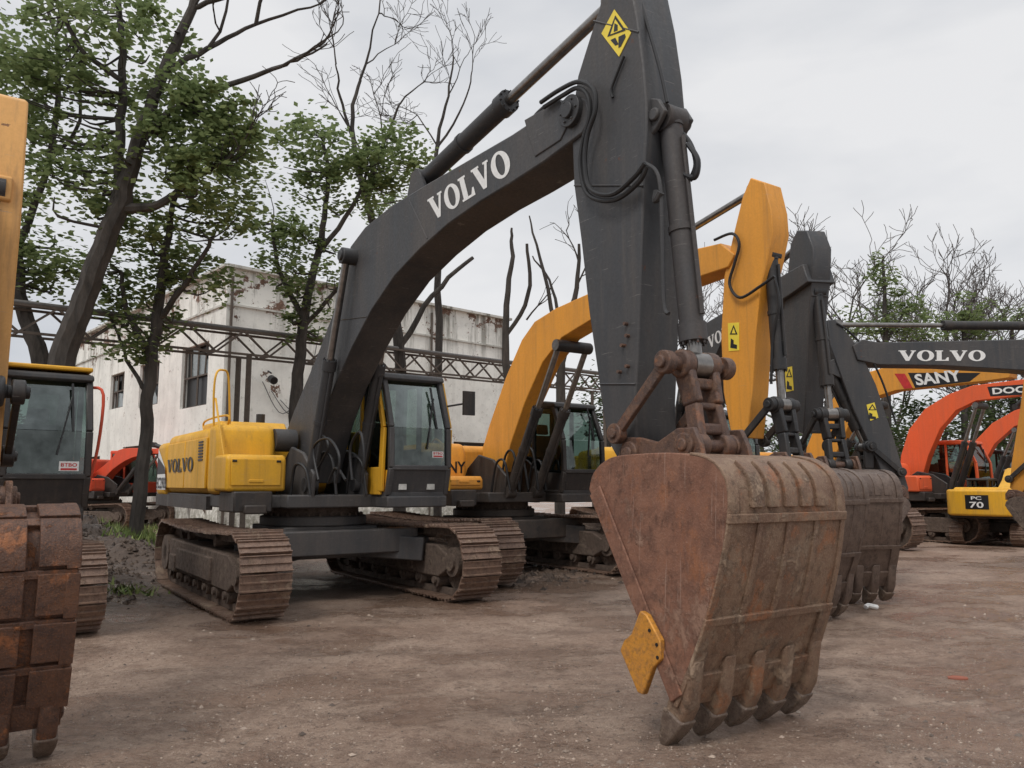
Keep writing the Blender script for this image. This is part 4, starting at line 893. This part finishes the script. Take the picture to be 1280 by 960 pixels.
for i,(px,py,rx,ry,Y,n,lb_) in enumerate([(1180,540,80,42,40,60,'dark bushy tree behind orange booms'),(1265,515,50,45,42,45,'dark bushy tree at right edge behind farthest orange boom'),(1080,560,60,35,38,45,'dark bushy tree behind the slanting charcoal stick'),(890,540,60,50,36,50,'dark bushy tree behind orange-yellow stick'),(760,510,45,45,38,36,'dark bushy tree behind the black cab'),(980,575,50,50,40,40,'dark bushy tree between two sticks in the middle distance')]):
    tree(lb_,Y,[[(px,605,.2),(px,560,.16),(px+3,py,.08)]],[(px,py,rx,ry,n)],leaf='leafdark',lsize=.20,per=50,crad=.9,conn=False,name='bushy_tree',dens=1.2)
for i,(px,py,rx,ry,Y,n,lb_) in enumerate([(20,560,60,40,40,40,'dark shrubbery mass beyond left cab'),(130,520,40,40,44,24,'dark tree below pipe rack at left')]):
    tree(lb_,Y,[[(px,605,.15),(px,580,.1),(px,py,.06)]],[(px,py,rx,ry,n)],leaf='leafdark',lsize=.22,per=50,crad=.9,conn=False,name='bushy_tree',dens=1)
# ================================================================== WORLD / LIGHT / CAMERA
w=bpy.data.worlds.new('World'); S.world=w; w.use_nodes=True; t=w.node_tree; t.nodes.clear()
o=t.nodes.new('ShaderNodeOutputWorld'); bg=t.nodes.new('ShaderNodeBackground'); t.links.new(bg.outputs[0],o.inputs[0])
sk=t.nodes.new('ShaderNodeTexSky'); sk.sky_type='NISHITA'; sk.sun_disc=False; sk.sun_elevation=R(50); sk.sun_rotation=R(200)
tc=t.nodes.new('ShaderNodeTexCoord'); mp=t.nodes.new('ShaderNodeMapping'); mp.inputs['Scale'].default_value=(1,1,2.6); t.links.new(tc.outputs['Generated'],mp.inputs[0])
n1=noi(t,mp.outputs[0],1.5,5,.5,.3); n2=noi(t,mp.outputs[0],4,5,.5,.2)
f=mth(t,'ADD',mth(t,'MULTIPLY',n1,.75),mth(t,'MULTIPLY',n2,.25))
cl=mix(t,mapr(t,f,.38,.60),(5.8,6.05,6.5),(8.4,8.4,8.5))
sx=t.nodes.new('ShaderNodeSeparateXYZ'); t.links.new(tc.outputs['Generated'],sx.inputs[0])
up=mapr(t,sx.outputs[2],.55,1.0,1,1.9)
vm=t.nodes.new('ShaderNodeVectorMath'); vm.operation='SCALE'; t.links.new(cl,vm.inputs[0]); t.links.new(up,vm.inputs['Scale'])
c=mix(t,.95,sk.outputs[0],vm.outputs[0]); t.links.new(c,bg.inputs[0]); bg.inputs[1].default_value=.1
sd=bpy.data.lights.new('sun','SUN'); sd.energy=1.5; sd.angle=R(16); sd.color=(1,.96,.91); so=bpy.data.objects.new('sun',sd); COL.objects.link(so); so.rotation_euler=(R(36),R(-14),R(-10))
cd=bpy.data.cameras.new('camera'); co_=bpy.data.objects.new('camera',cd); COL.objects.link(co_); co_.location=CAM; co_.rotation_euler=(R(90)+TH,0,0)
cd.sensor_width=36; cd.lens=28.125; cd.clip_end=2000; S.camera=co_
S.view_settings.view_transform='Standard'; S.view_settings.look='None'; S.view_settings.exposure=0
